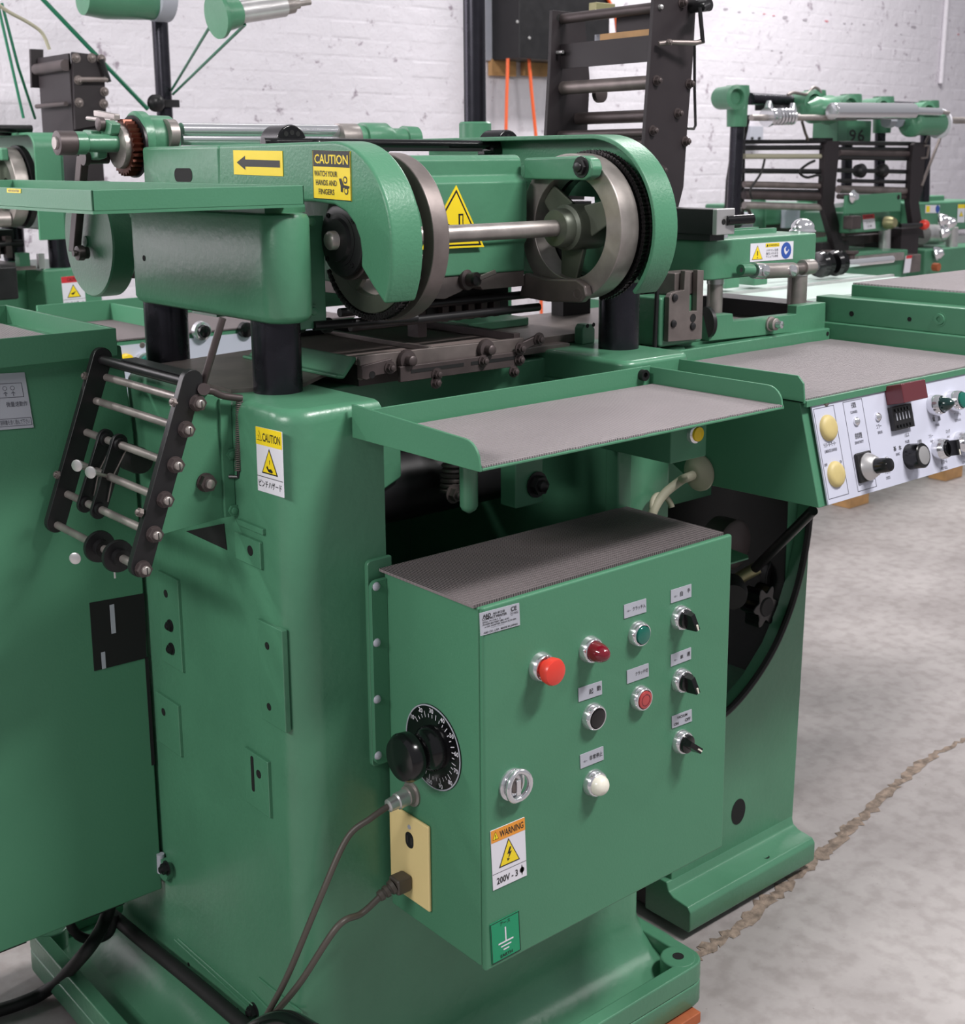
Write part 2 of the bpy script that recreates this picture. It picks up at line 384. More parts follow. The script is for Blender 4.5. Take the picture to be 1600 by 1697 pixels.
for r in range(8, 36):
    z = r*bh+.03
    for c in range(0, 40):
        x = .35+c*bw+(bw/2 if r % 2 else 0)
        q = V((x, WY, z))-CAM; dpt = q.dot(fw); px = CX+F*q.dot(rt)/dpt; py = CY-F*q.dot(up)/dpt
        if -60 < px < 1660 and -40 < py < 560: spots.append((dpt, x, z, px, py))
def open_view(px, py):
    return (py < 200 and 120 < px < 900 and not 905 > px > 800) or (px > 1150 and py < 330) or (60 > px) and py < 190 or (1170 < px < 1215 and py < 345)
spots.sort(key=lambda s: (not open_view(s[3], s[4]), s[0]))
for d_, x, z, px, py in spots[:300]:
    o = bpy.data.objects.new('brick', random.choice(BMS)); COL.objects.link(o); o.parent = WB; o.location = (x, WY, z)
rest = MB()
for d_, x, z, px, py in spots[300:]:
    me = random.choice(BMS); rest.add([(v.co.x+x, v.co.y+WY, v.co.z+z) for v in me.vertices], [tuple(p.vertices) for p in me.polygons])
ro = part('brickwork', rest, WALL, WB, sharp=20); ro['kind'] = 'stuff'

for k, (x, y, w_, c_) in enumerate(((1177, 13, 9, 'b'), (1203, 15, 13, 'g'), (1226, 20, 10, 'g'), (1249, 21, 7, 'g'), (1267, 23, 7, 'r'), (1283, 26, 7, 'r'), (1302, 29, 15, 'g'), (1335, 33, 13, 'g'), (1370, 35, 12, 'r'), (1400, 39, 8, 'g'), (1412, 39, 6, 'g'), (1432, 41, 9, 'g'), (1515, 45, 18, 'g'), (1566, 50, 6, 'g'), (1589, 57, 8, 'r'), (1280, 84, 7, 'g'), (1295, 87, 8, 'g'), (1494, 57, 5, 'g'))):
    p = P(x, y, 'Y', WY-.0015); r_ = w_*.0021; m_ = {'b': FLK_B, 'g': FLK_G, 'r': FLK_R}[c_]
    part('paint_fleck', MB().prism([(p.x+r_*math.cos(t)*random.uniform(.7, 1.1), p.z+r_*.35*math.sin(t)*random.uniform(.6, 1.2)) for t in [2*math.pi*i/9 for i in range(9)]], 'Y', WY-.003, WY), m_, WB)

# ================================================================== press frame (the pedestal of the near press)
XL, YF, YB = -.155, .235, .95
fr = thing('label_press', 'green cast press pedestal with flanged base, behind the control cabinet', 'press', (.23, .5, 0))
o_ = rrect(-.30, .645, .10, 1.06, .035); i_ = rrect(-.272, .617, .128, 1.032, .02)
b = MB(); loft(b, [(.022, rrect(-.295, .64, .105, 1.055, .03)), (.03, o_), (.072, o_)]); ringz(b, o_, i_, .072, .112)
part('base', b, GREENC, fr, bevel=.004)
for (x, y) in ((.605, .14), (-.262, .14), (-.262, 1.02)):
    q = part('boss', MB().cyl((x, y, .07), (x, y, .113), .034, 24), GREENC, fr, bevel=.004); hole(q, (x, y, .113), (0, 0, 1), .011)
def po(g, xr=.62): return rrect(XL-g, xr+g, YF-g, YB+g, .05+g*.5, 7)
b = MB(); loft(b, [(.07, po(.075)), (.078, po(.052)), (.09, po(.03)), (.11, po(.012)), (.15, po(.0)), (.60, po(0))])
part('pedestal', b, GREENC, fr)
uo = lambda k: rrect(XL+k, .014-k*.5, YF+k, .78-k, .05-k*.6, 7, (0, 1, 1, 0))
b = MB(); loft(b, [(.60, uo(0)), (1.228, uo(0)), (1.238, uo(.002)), (1.245, uo(.006)), (1.249, uo(.012)), (1.25, uo(.018))])
part('upright', b, GREENC, fr)
b = MB(); b.box(.53, .66, YF, YB, .60, 1.20); part('upright', b, GREENC, fr, bevel=.006)
b = MB(); b.prism(rrect(.535, .715, .233, .62, .03, 5), 'Z', 1.195, 1.25); part('upright_cap', b, GREENC, fr, bevel=.01, seg=3)
b = MB(); b.box(.014, .53, .86, .95, .60, 1.2); part('rear_wall', b, GREENC, fr)
b = MB(); b.box(-.02, .56, .44, .80, 1.15, 1.235); part('bed', b, GREENC, fr, bevel=.004)
b = MB(); b.prism([(-.13, .43), (-.02, .40), (.06, .46), (.20, .46), (.20, .80), (-.13, .74)], 'Z', 1.25, 1.256); part('bed_plate', b, STEELD, fr)
# pads welded to the left face
def pad(name, y0, y1, z0, z1, t=.006): return part(name, MB().box(XL-t, XL+.004, y0, y1, z0, z1), GREENC, fr, bevel=.0015)
def lf(x, y, sc=3.2, ox=0, oy=900): return P(ox+x/sc, oy+y/sc, 'X', XL-.006)
def padpx(tl, tr, br, bl, **k):
    a, b_, c, d = (lf(*p, **k) for p in (tl, tr, br, bl))
    return pad('mounting_pad', (b_.y+c.y)/2, (a.y+d.y)/2, (c.z+d.z)/2, (a.z+b_.z)/2)
p1 = padpx((840, 150), (945, 200), (962, 680), (856, 625)); hole(p1, lf(880, 268), (-1, 0, 0), .007)
for q in ((905, 437), (912, 560)): bolt(p1, lf(*q), (-1, 0, 0), .008, .008, BLACK)
p2 = padpx((828, 800), (945, 855), (955, 1120), (838, 1065)); hole(p2, lf(868, 895), (-1, 0, 0), .007)
p3 = padpx((1362, 405), (1495, 465), (1515, 1000), (1388, 940)); hole(p3, lf(1418, 545), (-1, 0, 0), .006); hole(p3, lf(1428, 868), (-1, 0, 0), .006)
p4 = padpx((1300, 1090), (1420, 1160), (1430, 1448), (1300, 1380)); hole(p4, lf(1373, 1225), (-1, 0, 0), .007)
a, c = lf(1337, 1130), lf(1337, 1310); part('slot', MB().prism(rrect(a.y-.004, a.y+.004, c.z, a.z, .0035), 'X', XL-.0068, XL-.006), DARK, p4)
p5 = padpx((1315, 1290), (1485, 1355), (1485, 1535), (1320, 1465), sc=4, ox=60, oy=560); hole(p5, lf(1420, 1410, 4, 60, 560), (-1, 0, 0), .008)
padpx((1330, 1205), (1500, 1265), (1500, 1310), (1330, 1240), sc=4, ox=60, oy=560)
a = [lf(*q, 4, 60, 560) for q in ((975, 1285), (1225, 1235), (1245, 1410))]
part('opening', MB().prism([(p.y, p.z) for p in a]+[], 'X', XL-.0012, XL), DARK, fr)  # flat dark plate painted for the shade of an opening, nothing is cut
# weld marks, screw and strip low on the left face
for (x0, y0, x1, y1) in ((290, 1557, 415, 1672), (296, 1556, 420, 1666), (430, 1621, 500, 1678), (418, 1643, 470, 1697)):
    part('weld_line', MB().tube([P(x0, y0, 'X', XL-.001), P(x1, y1, 'X', XL-.001)], .0022, 6), GREENC, fr)
bolt(fr, P(422, 1675, 'X', XL), (-1, 0, 0), .011, .014, BLACK)
for q in ((313, 1598), (395, 1674), (320, 1655)): hole(fr, P(*q, 'X', XL), (-1, 0, 0), .004)
lug = part('hinge_lug', MB().cyl(P(279, 1438, 'X', XL), P(279, 1438, 'X', XL)+V((-.012, 0, 0)), .02, 20), GREENC, fr); bolt(lug, P(277, 1438, 'X', XL-.012), (-1, 0, 0), .010, .014, BLACK)
# bolted strip on the front face carrying the control cabinet
zt, zb = P(620, 925, 'Y', YF).z, P(628, 1265, 'Y', YF).z
xa = P(606, 1000, 'Y', YF).x
part('carrier_strip', MB().prism(rrect(xa, .02, zb, zt, .008, 3, (0, 1, 1, 0)), 'Y', YF-.007, YF+.002), GREENC, fr, bevel=.002)
# spring, lever and brackets inside the front opening
b = MB().spring(P(752, 765, 'Y', .42), P(748, 815, 'Y', .42), .018, .004, 6); part('coil_spring', b, STEELD, fr)
b = MB().cyl(P(757, 770, 'Y', .42), P(757, 700, 'Y', .42), .012, 12); part('spring_rod', b, BLACK, fr)
bolt(fr, P(752, 818, 'Y', .40), (0, -1, 0), .013, .02, STEELD)
b = MB(); a = P(777, 785, 'Y', .16); c = P(777, 838, 'Y', .16); b.lathe((a.x, .16, 1.19), (0, 0, -1), [(0, .014), (1.19-c.z, .014), (1.19-c.z+.006, .011), (1.19-c.z+.012, .002)], 20); part('lever_grip', b, GREENC, fr)
x0 = P(833, 800, 'Y', .33).x; b = MB().prism([(x0-.09, 1.20), (x0+.05, 1.20), (x0+.05, 1.09), (x0+.02, 1.09), (x0-.02, 1.13), (x0-.09, 1.15)], 'Y', .33, .36); part('bracket', b, GREENC, fr, bevel=.003)
x1 = P(880, 800, 'Y', .28).x; b = MB().box(x1-.035, x1+.03, .28, .32, P(880, 838, 'Y', .28).z, 1.20); part('bracket', b, GREENC, fr, bevel=.003)
bolt(fr, P(890, 803, 'Y', .278), (0, -1, 0), .017, .02, BLACK)
b = MB().cyl((.05, .52, 1.03), (.50, .52, 1.03), .07, 28); part('drive_drum', b, BLACK, fr)
b = MB(); [b.box(.02, .5, .40+.05*k, .43+.05*k, .86-.03*k, .875-.03*k) for k in range(3)]; part('slide_rail', b, IRON, fr)
b = MB(); [b.box(.15, .24, .30, .306, .86+.02*k, .868+.02*k) for k in range(5)]; part('vent_fin', b, IRON, fr)
b = MB().prism([(.02, 1.18), (.20, 1.18), (.20, 1.06), (.13, 1.03), (.02, 1.02)], 'Y', .44, .50); part('cast_web', b, GREENC, fr, bevel=.006)
b = MB().box(.51, .545, YF-.012, YF+.02, .90, 1.10); part('cast_lug', b, GREENC, fr, bevel=.004)
# caution sticker on the left face near the corner
tl, tr, bl = [P(*q, 'X', XL-.0002) for q in ((425, 706), (468, 716), (429, 812))]
d = Decal(fr, 'caution_sticker', tl, tr, bl, WHITE)
d.rect(0, 0, 1, .27, YELLOW); d.text('CAUTION', .60, .14, .13, INK, .68); d.tri(.13, .145, .2, .16, INK, YELLOW); d.text('!', .13, .155, .08, INK, h=.0004)
d.tri(.5, .55, .62, .40, INK, YELLOW, .14); d.poly([(.38, .60), (.42, .57), (.47, .62), (.56, .61), (.63, .645), (.60, .67), (.47, .665), (.44, .65)], INK, 'pictogram', .0004)
d.rect(.50, .48, .52, .545, INK, 'pictogram', .0004); d.rect(0, .755, 1, .765, INK); d.text('ピンチハザード', .5, .87, .09, INK, .88); d.done()

# ================================================================== control cabinet
BX0, BX1, BY1, BZ0, BZ1 = 0., .535, .222, .432, .992
cb = thing('control_cabinet', 'green control cabinet with rows of push buttons and selector switches on its door', 'control box', (.27, .11, .432))
part('body', MB().box(BX0, BX1, .0, BY1, BZ0, BZ1-.004), GREENS, cb, bevel=.003)
part('door', MB().box(BX0-.0015, BX1+.0015, -.012, -.0015, BZ0-.002, BZ1), GREENS, cb, bevel=.004, seg=3)
part('top_mat', MB().box(BX0-.006, BX1-.002, .004, BY1+.004, BZ1-.004, BZ1+.0005), MATD, cb, label='grey ribbed rubber mat on the cabinet top')
fl_ = part('mounting_flange', MB().prism(rrect(-.030, .0, P(625, 1262, 'Y', .226).z, P(622, 958, 'Y', .226).z, .012, 4, (0, 1, 1, 0)), 'Y', .214, .222), GREENS, cb, bevel=.001)
for q in ((624, 972), (625, 1065), (625.5, 1159), (627, 1252)):
    p = P(*q, 'Y', .214); part('screw', MB().lathe(p, (0, -1, 0), [(0, .007), (.002, .006), (.004, .003)], 14), GREYP, fl_)
DF = -.012
def fp(x, y): return P(850+x/4, 900+y/4, 'Y', DF)
NY = V((0, -1, 0))
RB = .0195
def bezel(nm, c, r=RB, label=None):
    b = MB().lathe(c, NY, [(0, r*1.04), (.003, r*1.04), (.005, r), (.011, r*.97), (.013, r*.88), (.013, r*.80), (.009, r*.76)], 36)
    return part(nm, b, CHROME, cb, label=label)
def dome(parent, nm, c, r, h, m, y0=.009, flat=False):
    pr = [(y0, r), (y0+h*.25, r*.98)]
    pr += [(y0+h*.93, r*.96), (y0+h, r*.86)] if flat else [(y0+h*(.25+.75*math.sin(a*math.pi/16)), r*(.98*math.cos(a*math.pi/16))) for a in range(1, 8)]
    return part(nm, MB().lathe(c, NY, pr, 32), m, parent)
q = bezel('emergency_button', fp(180, 815), .021, 'red mushroom push button'); c = fp(180, 815)
part('button_cap', MB().lathe(c, NY, [(.006, .013), (.018, .013), (.021, .0195), (.030, .0205), (.034, .0185), (.036, .012), (.0365, .003)], 36), REDP, q)
q = bezel('pilot_lamp', fp(505, 700), .020, 'dark red dome pilot lamp'); dome(q, 'lens', fp(505, 700), .0155, .032, REDL)
q = bezel('push_button', fp(825, 595), .0195, 'green push button'); dome(q, 'button_cap', fp(825, 595), .0145, .007, GRNL, flat=True)
q = bezel('push_button', fp(838, 1022), .0195, 'dull red push button'); dome(q, 'button_cap', fp(838, 1022), .0145, .006, REDL2, flat=True)
part('rim_line', MB().ring(fp(838, 1022)+NY*.0148, NY, .0085, .0098, .0006), REDL, q)
q = bezel('push_button', fp(525, 1145), .0205, 'black push button'); dome(q, 'button_cap', fp(525, 1145), .0155, .005, BLACKG, flat=True)
c = P(983, 1296, 'Y', DF); q = bezel('pilot_lamp', c, .0205, 'milk white dome pilot lamp'); dome(q, 'lens', c, .0165, .020, MILK)
def selector(c, ang):
    q = bezel('selector_switch', c, .0195, 'black selector switch')
    k = MB().lathe(c, NY, [(.009, .0155), (.018, .0150), (.019, .013)], 28)
    a = math.radians(ang); ux, uz = math.sin(a), math.cos(a); U = V((ux, 0, uz)); Wv = V((uz, 0, -ux))
    o1 = c+NY*.018
    prof = [(-.0145, .0), (.0145, .0), (.0135, .019), (-.0125, .013)]
    vs = [o1+U*u+Wv*s*(.0065 if n_ < .01 else .0045)+NY*n_ for s in (-1, 1) for u, n_ in prof]
    k.add(vs, [(0, 1, 2, 3), (7, 6, 5, 4), (0, 4, 5, 1), (1, 5, 6, 2), (2, 6, 7, 3), (3, 7, 4, 0)])
    part('knob', k, BLACKG, q)
    e = o1+U*.0142+NY*.0; pm = MB().add([e+Wv*.0008+NY*.004+U*.0006, e-Wv*.0008+NY*.004+U*.0006, e-Wv*.003+NY*.0185-U*.0002, e+Wv*.003+NY*.0185-U*.0002], [(0, 1, 2, 3), (3, 2, 1, 0)])
    b2 = MB().obox(o1+U*.004-Wv*.0012+NY*.0172, U*.0094, Wv*.0024, NY*.0024)
    part('pointer', b2, MILK, q); part('pointer', pm, MILK, q)
selector(fp(1105, 490), 165); selector(fp(1108, 905), 165); selector(fp(1112, 1312), 128)
def plate(tl, tr, bl):
    return Decal(cb, 'label_plate', *[P(850+x/4, 900+y/4, 'Y', DF-.0002) for x, y in (tl, tr, bl)], GREYP, .0012)
d = plate((1047, 312), (1182, 270), (1047, 398)); d.text('←', .22, .55, .18, INKG, .16); d.text('自', .5, .5, .30, INK); d.text('手', .86, .42, .26, INK); d.done()
d = plate((736, 410), (882, 366), (738, 500)); d.text('←', .2, .5, .18, INKG, .16); d.text('クラッチ入', .66, .48, .24, INK, .58); d.done()
d = plate((433, 962), (588, 912), (435, 1052)); d.text('起', .53, .5, .30, INK); d.text('動', .86, .45, .30, INK); d.done()
d = plate((755, 845), (898, 795), (757, 932)); d.text('クラッチ切', .66, .48, .24, INK, .58); d.done()
d = plate((1047, 740), (1180, 690), (1047, 818)); d.text('←', .22, .55, .18, INKG, .16); d.text('単', .52, .5, .28, INK); d.text('連', .86, .45, .30, INK); d.done()
d = plate((1053, 1148), (1184, 1100), (1055, 1228)); d.text('VACUUM', .5, .25, .22, INK, .52); d.text('ON', .2, .72, .24, INK); d.text('OFF', .78, .68, .26, INK); d.done()
d = plate((445, 1405), (598, 1345), (448, 1495)); d.text('←', .2, .55, .18, INKG, .16); d.text('非常停止', .66, .48, .27, INK, .56); d.done()
d = Decal(cb, 'name_plate', *q4('Y', DF-.0002, (778, 465), (1040, 395), (785, 615), (600, 900), 4), GREYP)
d.text('A&D', .17, .16, .15, INK, .2); d.text('AD-8121B', .47, .155, .10, INK, .30); d.text('CE', .85, .17, .19, INK, .15); d.text('COMPACT PRINTER', .36, .30, .11, INK, .62); d.text('⊕ N652', .86, .37, .10, INK, .2)
d.text('S/No. P1114 1 2', .28, .435, .07, INK, .45); d.text('POWER BATTERY UM-1 4 PC', .39, .545, .075, INK, .66); d.text('or DC ADAPTER 300mA 9CW-300', .50, .655, .07, INK, .80)
d.rect(.25, .75, .6, .757, INK); d.text('A&D CO., LTD.  MADE IN JAPAN', .5, .90, .08, INK, .86); d.done()
d = Decal(cb, 'warning_sticker', *q4('Y', DF-.0002, (1320, 408), (1500, 332), (1335, 722), (400, 1250), 3.2), WHITE)
d.rect(0, 0, 1, .21, ORANGE); d.text('WARNING', .60, .105, .11, INK, .70); d.tri(.13, .115, .18, .14, INK, YELLOW); d.text('!', .13, .12, .07, INK, h=.0004)
d.tri(.5, .50, .62, .44, INK, YELLOW, .12); d.poly([(.52, .38), (.44, .49), (.50, .485), (.46, .58), (.58, .455), (.52, .46), (.57, .38)], INK, 'pictogram', .0004)
d.poly([(.43, .555), (.445, .605), (.51, .575)], INK, 'pictogram', .0004)
d.rect(0, .735, 1, .742, INK); d.text('200V - 3', .42, .87, .11, INK, .62); d.disc(.86, .865, .0045, INK); d.poly([(.86, .77), (.90, .86), (.86, .96), (.82, .86)], INK, 'pictogram'); d.done()
d = Decal(cb, 'earth_sticker', *q4('Y', DF-.0002, (1318, 905), (1470, 828), (1330, 1115), (400, 1250), 3.2), EARTHG)
d.frame(0, 0, 1, 1, .0012, INK); d.text('アース', .5, .10, .08, INK, .35); d.rect(.48, .22, .525, .56, WHITE); d.rect(.24, .56, .76, .60, WHITE); d.rect(.32, .655, .68, .69, WHITE); d.rect(.40, .745, .60, .78, WHITE); d.text('EARTH', .5, .90, .08, INK, .42); d.done()
# ring lock
c = P(848, 1299, 'Y', DF); ko = part('ring_lock', MB().lathe(c, NY, [(0, .024), (.003, .024), (.006, .020), (.007, .013)], 32), CHROME, cb, label='chrome ring handle lock')
part('ring_pull', MB().tube([c+NY*(.010+.004*abs(math.sin(t)))+V((math.sin(t)*.021+.003, 0, math.cos(t)*.022)) for t in [2*math.pi*k/24 for k in range(25)]], .0045, 10), CHROME, ko)
part('lock_core', MB().lathe(c, NY, [(.005, .011), (.013, .010), (.015, .006)], 20), STEELD, ko)
part('lock_bow', MB().obox(c+V((-.004, -.013, -.012)), V((.008, 0, 0)), V((0, -.004, 0)), V((0, 0, .024))), CHROME, ko, bevel=.001)
for q in ((912, 915+72), (948, 989)): pass
# side face: dial, connector, wall socket
NX = V((-1, 0, 0))
c = P(719, 1238, 'X', BX0); dl = part('dial', MB().lathe(c, NX, [(0, .066), (.0015, .066), (.002, .0645)], 48), BLACKG, cb, label='black rotary dial with white scale')
rm = part('dial_rim', MB().ring(c+NX*.0012, NX, .0635, .0655, .0012, 48), GREYP, dl)
tk = MB()
for k in range(28):
    a = math.radians(-50+k*10); L = .009 if k % 3 == 0 else .0055
    u = V((0, -math.sin(a), math.cos(a))); s_ = V((0, math.cos(a), math.sin(a)))
    p = c+NX*.0022+u*.046; tk.add([p-s_*.0006, p+s_*.0006, p+s_*.0006+u*L, p-s_*.0006+u*L], [(0, 1, 2, 3)])
part('scale_marks', tk, WHITE, dl)
dd = Decal.__new__(Decal); dd.o = c+V((0, .066, .066)); dd.U = V((0, -.132, 0)); dd.Vv = V((0, 0, -.132)); dd.n = NX; dd.th = .0022; dd.k = {}; dd.ob = dl
for k, t in enumerate(('10', '20', '30', '40', '50', '60', '70', '80', '90', '100')):
    a = math.radians(-55+k*27); dd.text(t, .5+.438*math.sin(a), .5-.438*math.cos(a), .055, WHITE)
dd.done()
part('dial_knob', MB().lathe(c, NX, [(.002, .034), (.010, .034), (.016, .030), (.026, .026), (.034, .028), (.042, .036), (.056, .037), (.064, .032), (.067, .02), (.068, .004)], 36), BLACKG, dl)
c = P(684, 1315, 'X', BX0); cn = part('cable_socket', MB().lathe(c, NX, [(0, .020), (.003, .020), (.004, .015), (.012, .015), (.013, .012)], 24), STEEL, cb)
part('plug_shell', MB().lathe(c, V((-1, 0, -.10)), [(.010, .013), (.030, .013), (.032, .011), (.046, .010), (.048, .007)], 20), ALU, cn)
# wall socket plate
ya, yb_ = P(716, 1440, 'X', BX0).y, P(651, 1400, 'X', BX0).y; za, zb_ = P(684, 1350, 'X', BX0).z, P(684, 1488, 'X', BX0).z
so = part('socket_plate', MB().box(-.006, 0, ya, yb_, zb_, za), CREAM, cb, bevel=.003, label='cream wall socket plate')
c1 = P(400+893/3.2, 1250+455/3.2, 'X', -.006); part('socket_hole', MB().prism(rrect(c1.y-.010, c1.y+.010, c1.z-.013, c1.z+.013, .009, 5), 'X', -.0066, -.006), DARK, so)
part('socket_slot', MB().box(-.0068, -.0064, c1.y-.006, c1.y-.004, c1.z-.006, c1.z+.006).box(-.0068, -.0064, c1.y+.004, c1.y+.006, c1.z-.006, c1.z+.006), IRON, so)
part('screw', MB().lathe((-.006, c1.y, c1.z+.022), NX, [(0, .004), (.001, .0035)], 12), GREYP, so)
# two flex leads
def lead(name, label, pts, r, cat='cable', m=CORD, grp=None, sm=8):
    mb = MB().tube(pts, r, 10, sm); o = solo(name, label, cat, mb, m, tuple(V(pts[-1])), group=grp); return o
c2 = P(676, 1458, 'X', -.006)
pl = thing('mains_plug_lead', 'brown mains lead with moulded plug in the lower socket of the cream plate', 'cable', tuple(P(455, 1697, 'X', -.2)))
part('plug', MB().prism([(c2.y-.013, c2.z-.013), (c2.y+.013, c2.z-.013), (c2.y+.013, c2.z+.013), (c2.y-.013, c2.z+.013)], 'X', -.034, -.0065), CORD, pl, bevel=.004)
e = V((-.034, c2.y, c2.z)); dirn = V((-1, .1, -.35)).normalized()
part('strain_relief', MB().lathe(e, dirn, [(0, .012), (.006, .011), (.0065, .008), (.010, .008), (.0105, .010), (.016, .0095), (.0165, .0075), (.020, .0075), (.0205, .009), (.027, .008), (.028, .005)], 16), CORD, pl)
part('lead', MB().tube([e+dirn*.02, e+dirn*.06+V((0, 0, -.006)), P(560, 1535, 'X', -.14), P(500, 1625, 'X', -.19), P(462, 1672, 'X', -.21), P(438, 1700, 'X', -.22), P(420, 1730, 'X', -.22)], .0052, 10, 8), CORD, pl)
c3 = c+V((-.046, 0, -.0048))
lead('signal_lead', 'thin brown lead hanging from the metal connector above the socket plate', [c3, c3+V((-.03, .005, -.012)), P(575, 1390, 'X', -.11), P(530, 1490, 'X', -.16), P(480, 1610, 'X', -.20), P(448, 1672, 'X', -.215), P(428, 1705, 'X', -.22), P(405, 1740, 'X', -.22)], .005)
lead('black_hose', 'shiny black hose crossing the base at the bottom edge', [P(400, 1720, 'X', -.25), P(440, 1697, 'X', -.235), P(478, 1690, 'X', -.225), P(520, 1712, 'X', -.22)], .014, 'hose', BLACKG)
lead('conduit', 'long black conduit running down along the left foot of the pedestal', [P(176, 1508, 'X', -.185), P(240, 1562, 'X', -.185), P(330, 1635, 'X', -.185), P(420, 1712, 'X', -.185)], .0125, 'conduit', RUBBER)
lead('floor_cable', 'thick black cable lying on the floor below the tall left cabinet', [P(190, 1470, 'Y', .86), P(172, 1530, 'Y', .84), P(140, 1580, 'Y', .78), V(P(85, 1636, 'Z', .03)), V(P(30, 1664, 'Z', .014)), V(P(-60, 1690, 'Z', .014))], .0125, 'cable', RUBBER)
lead('cable_loop', 'black cable loop hanging under the tall left cabinet', [P(115, 1510, 'Y', .86), P(118, 1535, 'Y', .86), P(135, 1553, 'Y', .86), P(160, 1556, 'Y', .86), P(182, 1545, 'Y', .86), P(190, 1515, 'Y', .86)], .009, 'cable', RUBBER)
solo('wood_wedge', 'reddish wooden wedge under the right front corner of the base', 'wood block', MB().box(.50, .61, .085, .14, 0, .022), WOODR, (.555, .11, 0), bevel=.002)
solo('wood_wedge', 'wooden packing strip under the rear left of the base', 'wood block', MB().box(-.28, -.17, .95, 1.02, 0, .022), WOOD, (-.225, .985, 0), bevel=.002)

# ================================================================== front tray
TZ = 1.205
tr_ = thing('front_tray', 'green front tray lined with ribbed grey mat, above the control cabinet', 'tray', (.27, .08, TZ))
b = MB().box(-.043, .592, -.062, .228, TZ-.004, TZ); part('pan', b, GREENS, tr_, bevel=.0015)
b = MB().box(-.043, .592, .225, .229, TZ, TZ+.034); part('back_rim', b, GREENS, tr_, bevel=.001)
def siderim(x0, x1, hb, hf):
    pr = [(.228, TZ-.004), (.228, TZ+hb), (-.030, TZ+hf)]+[(-.030-.03*math.sin(a), TZ+hf-.028*(1-math.cos(a))) for a in [math.pi/2*k/6 for k in range(1, 7)]]+[(-.062, TZ), (-.062, TZ-.004)]
    return part('side_rim', MB().prism(pr, 'X', x0, x1), GREENS, tr_, bevel=.001)
siderim(-.047, -.043, .046, .036); siderim(.590, .594, .032, .032)
b = MB(); n = 40
xs = [-.041+k*.631/n for k in range(n+1)]; edge = [(x, -.060+random.uniform(-.002, .002)) for x in xs]
b.prism(edge+[(.588, .216), (-.030, .219)], 'Z', TZ+.0003, TZ+.003); part('mat', b, MATG, tr_, label='ribbed grey rubber mat')
for x in (-.022, .568): caphead(tr_, (x, .225, TZ+.020), (0, -1, 0), .010, .010)
part('gusset', MB().prism([(.228, 1.20), (.228, 1.13), (.15, 1.20)], 'X', .55, .556), GREENS, tr_)

# ================================================================== tall cabinet at the left
CYF = .712
lc = thing('side_cabinet', 'tall green sheet-metal cabinet left of the press pedestal', 'cabinet', (-.6, .95, .29))
cz0 = P(140, 1524, 'Y', CYF).z; zl = P(0, 750, 'Y', CYF).z; ztop = 1.295; xr = -.162
part('body', MB().prism([(CYF, cz0), (CYF, zl), (CYF+.028, ztop), (1.25, ztop), (1.25, cz0)], 'X', -1.3, xr), GREENS, lc, bevel=.003)
part('top_rim', MB().box(-1.3, xr-.02, CYF+.0, CYF+.005, ztop-.012, ztop+.034).box(xr-.025, xr-.02, CYF+.005, 1.2, ztop-.012, ztop+.034).box(-1.3, xr-.025, 1.19, 1.195, ztop-.012, ztop+.034), GREENS, lc, bevel=.001)
part('mat', MB().box(-1.29, xr-.05, CYF+.03, 1.18, ztop, ztop+.004), MATG, lc)
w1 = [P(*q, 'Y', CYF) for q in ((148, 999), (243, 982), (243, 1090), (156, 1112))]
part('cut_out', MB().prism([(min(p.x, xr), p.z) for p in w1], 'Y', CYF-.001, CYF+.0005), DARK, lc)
part('inner_strap', MB().box(w1[0].x+.035, w1[0].x+.043, CYF-.0016, CYF-.001, w1[2].z+.06, w1[0].z-.012), GREYP, lc)
part('inner_strap', MB().box(w1[0].x+.014, w1[0].x+.021, CYF-.0016, CYF-.001, w1[3].z, w1[3].z+.03), GREYP, lc)
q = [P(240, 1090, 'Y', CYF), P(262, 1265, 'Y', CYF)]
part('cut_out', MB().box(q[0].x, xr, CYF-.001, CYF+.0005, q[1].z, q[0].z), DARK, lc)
part('foot', MB().box(-.62, P(45, 1570, 'Y', .75).x, .75, .80, cz0-.025, cz0), RUBBER, lc); part('foot', MB().box(-.30, -.22, .75, .80, cz0-.025, cz0), RUBBER, lc)
part('floor_stand', MB().box(-1.25, -.75, .8, 1.2, 0, cz0), GREENS, lc)
part('hinge', MB().cyl(P(266, 1415, 'Y', CYF-.004), P(267, 1445, 'Y', CYF-.004), .007, 12), GREYP, lc)
tl, tr, bl = [P(*q, 'Y', CYF+.008) for q in ((-20, 622), (37, 617), (-20, 712))]; tr2 = P(60, 698, 'Y', CYF+.008)
sl = V((0, .028, ztop-zl)).normalized()
def cp(x, y):
    d_ = ray(x, y); nn = V((0, -(ztop-zl), .028)); t = (V((0, CYF, zl))-CAM).dot(nn)/d_.dot(nn); return CAM+d_*t
d = Decal(lc, 'instruction_plate', cp(-60, 622)+V((0, -.0006, 0)), cp(40, 617)+V((0, -.0006, 0)), cp(-44, 716)+V((0, -.0006, 0)), GREYP)
d.frame(.3, .18, .92, .44, .0009, INKG)
for u in (.62, .75): d.disc(u, .27, .0035, INKG); d.disc(u, .27, .0027, GREYP, h=.0002); d.text('↑', u, .37, .08, INKG)
d.text('微量速動作', .78, .56, .07, INKG, .36); d.text('説明書を良く読んで下さい', .7, .88, .07, INKG, .5); d.frame(.3, .81, .98, .95, .0008, INKG); d.done()

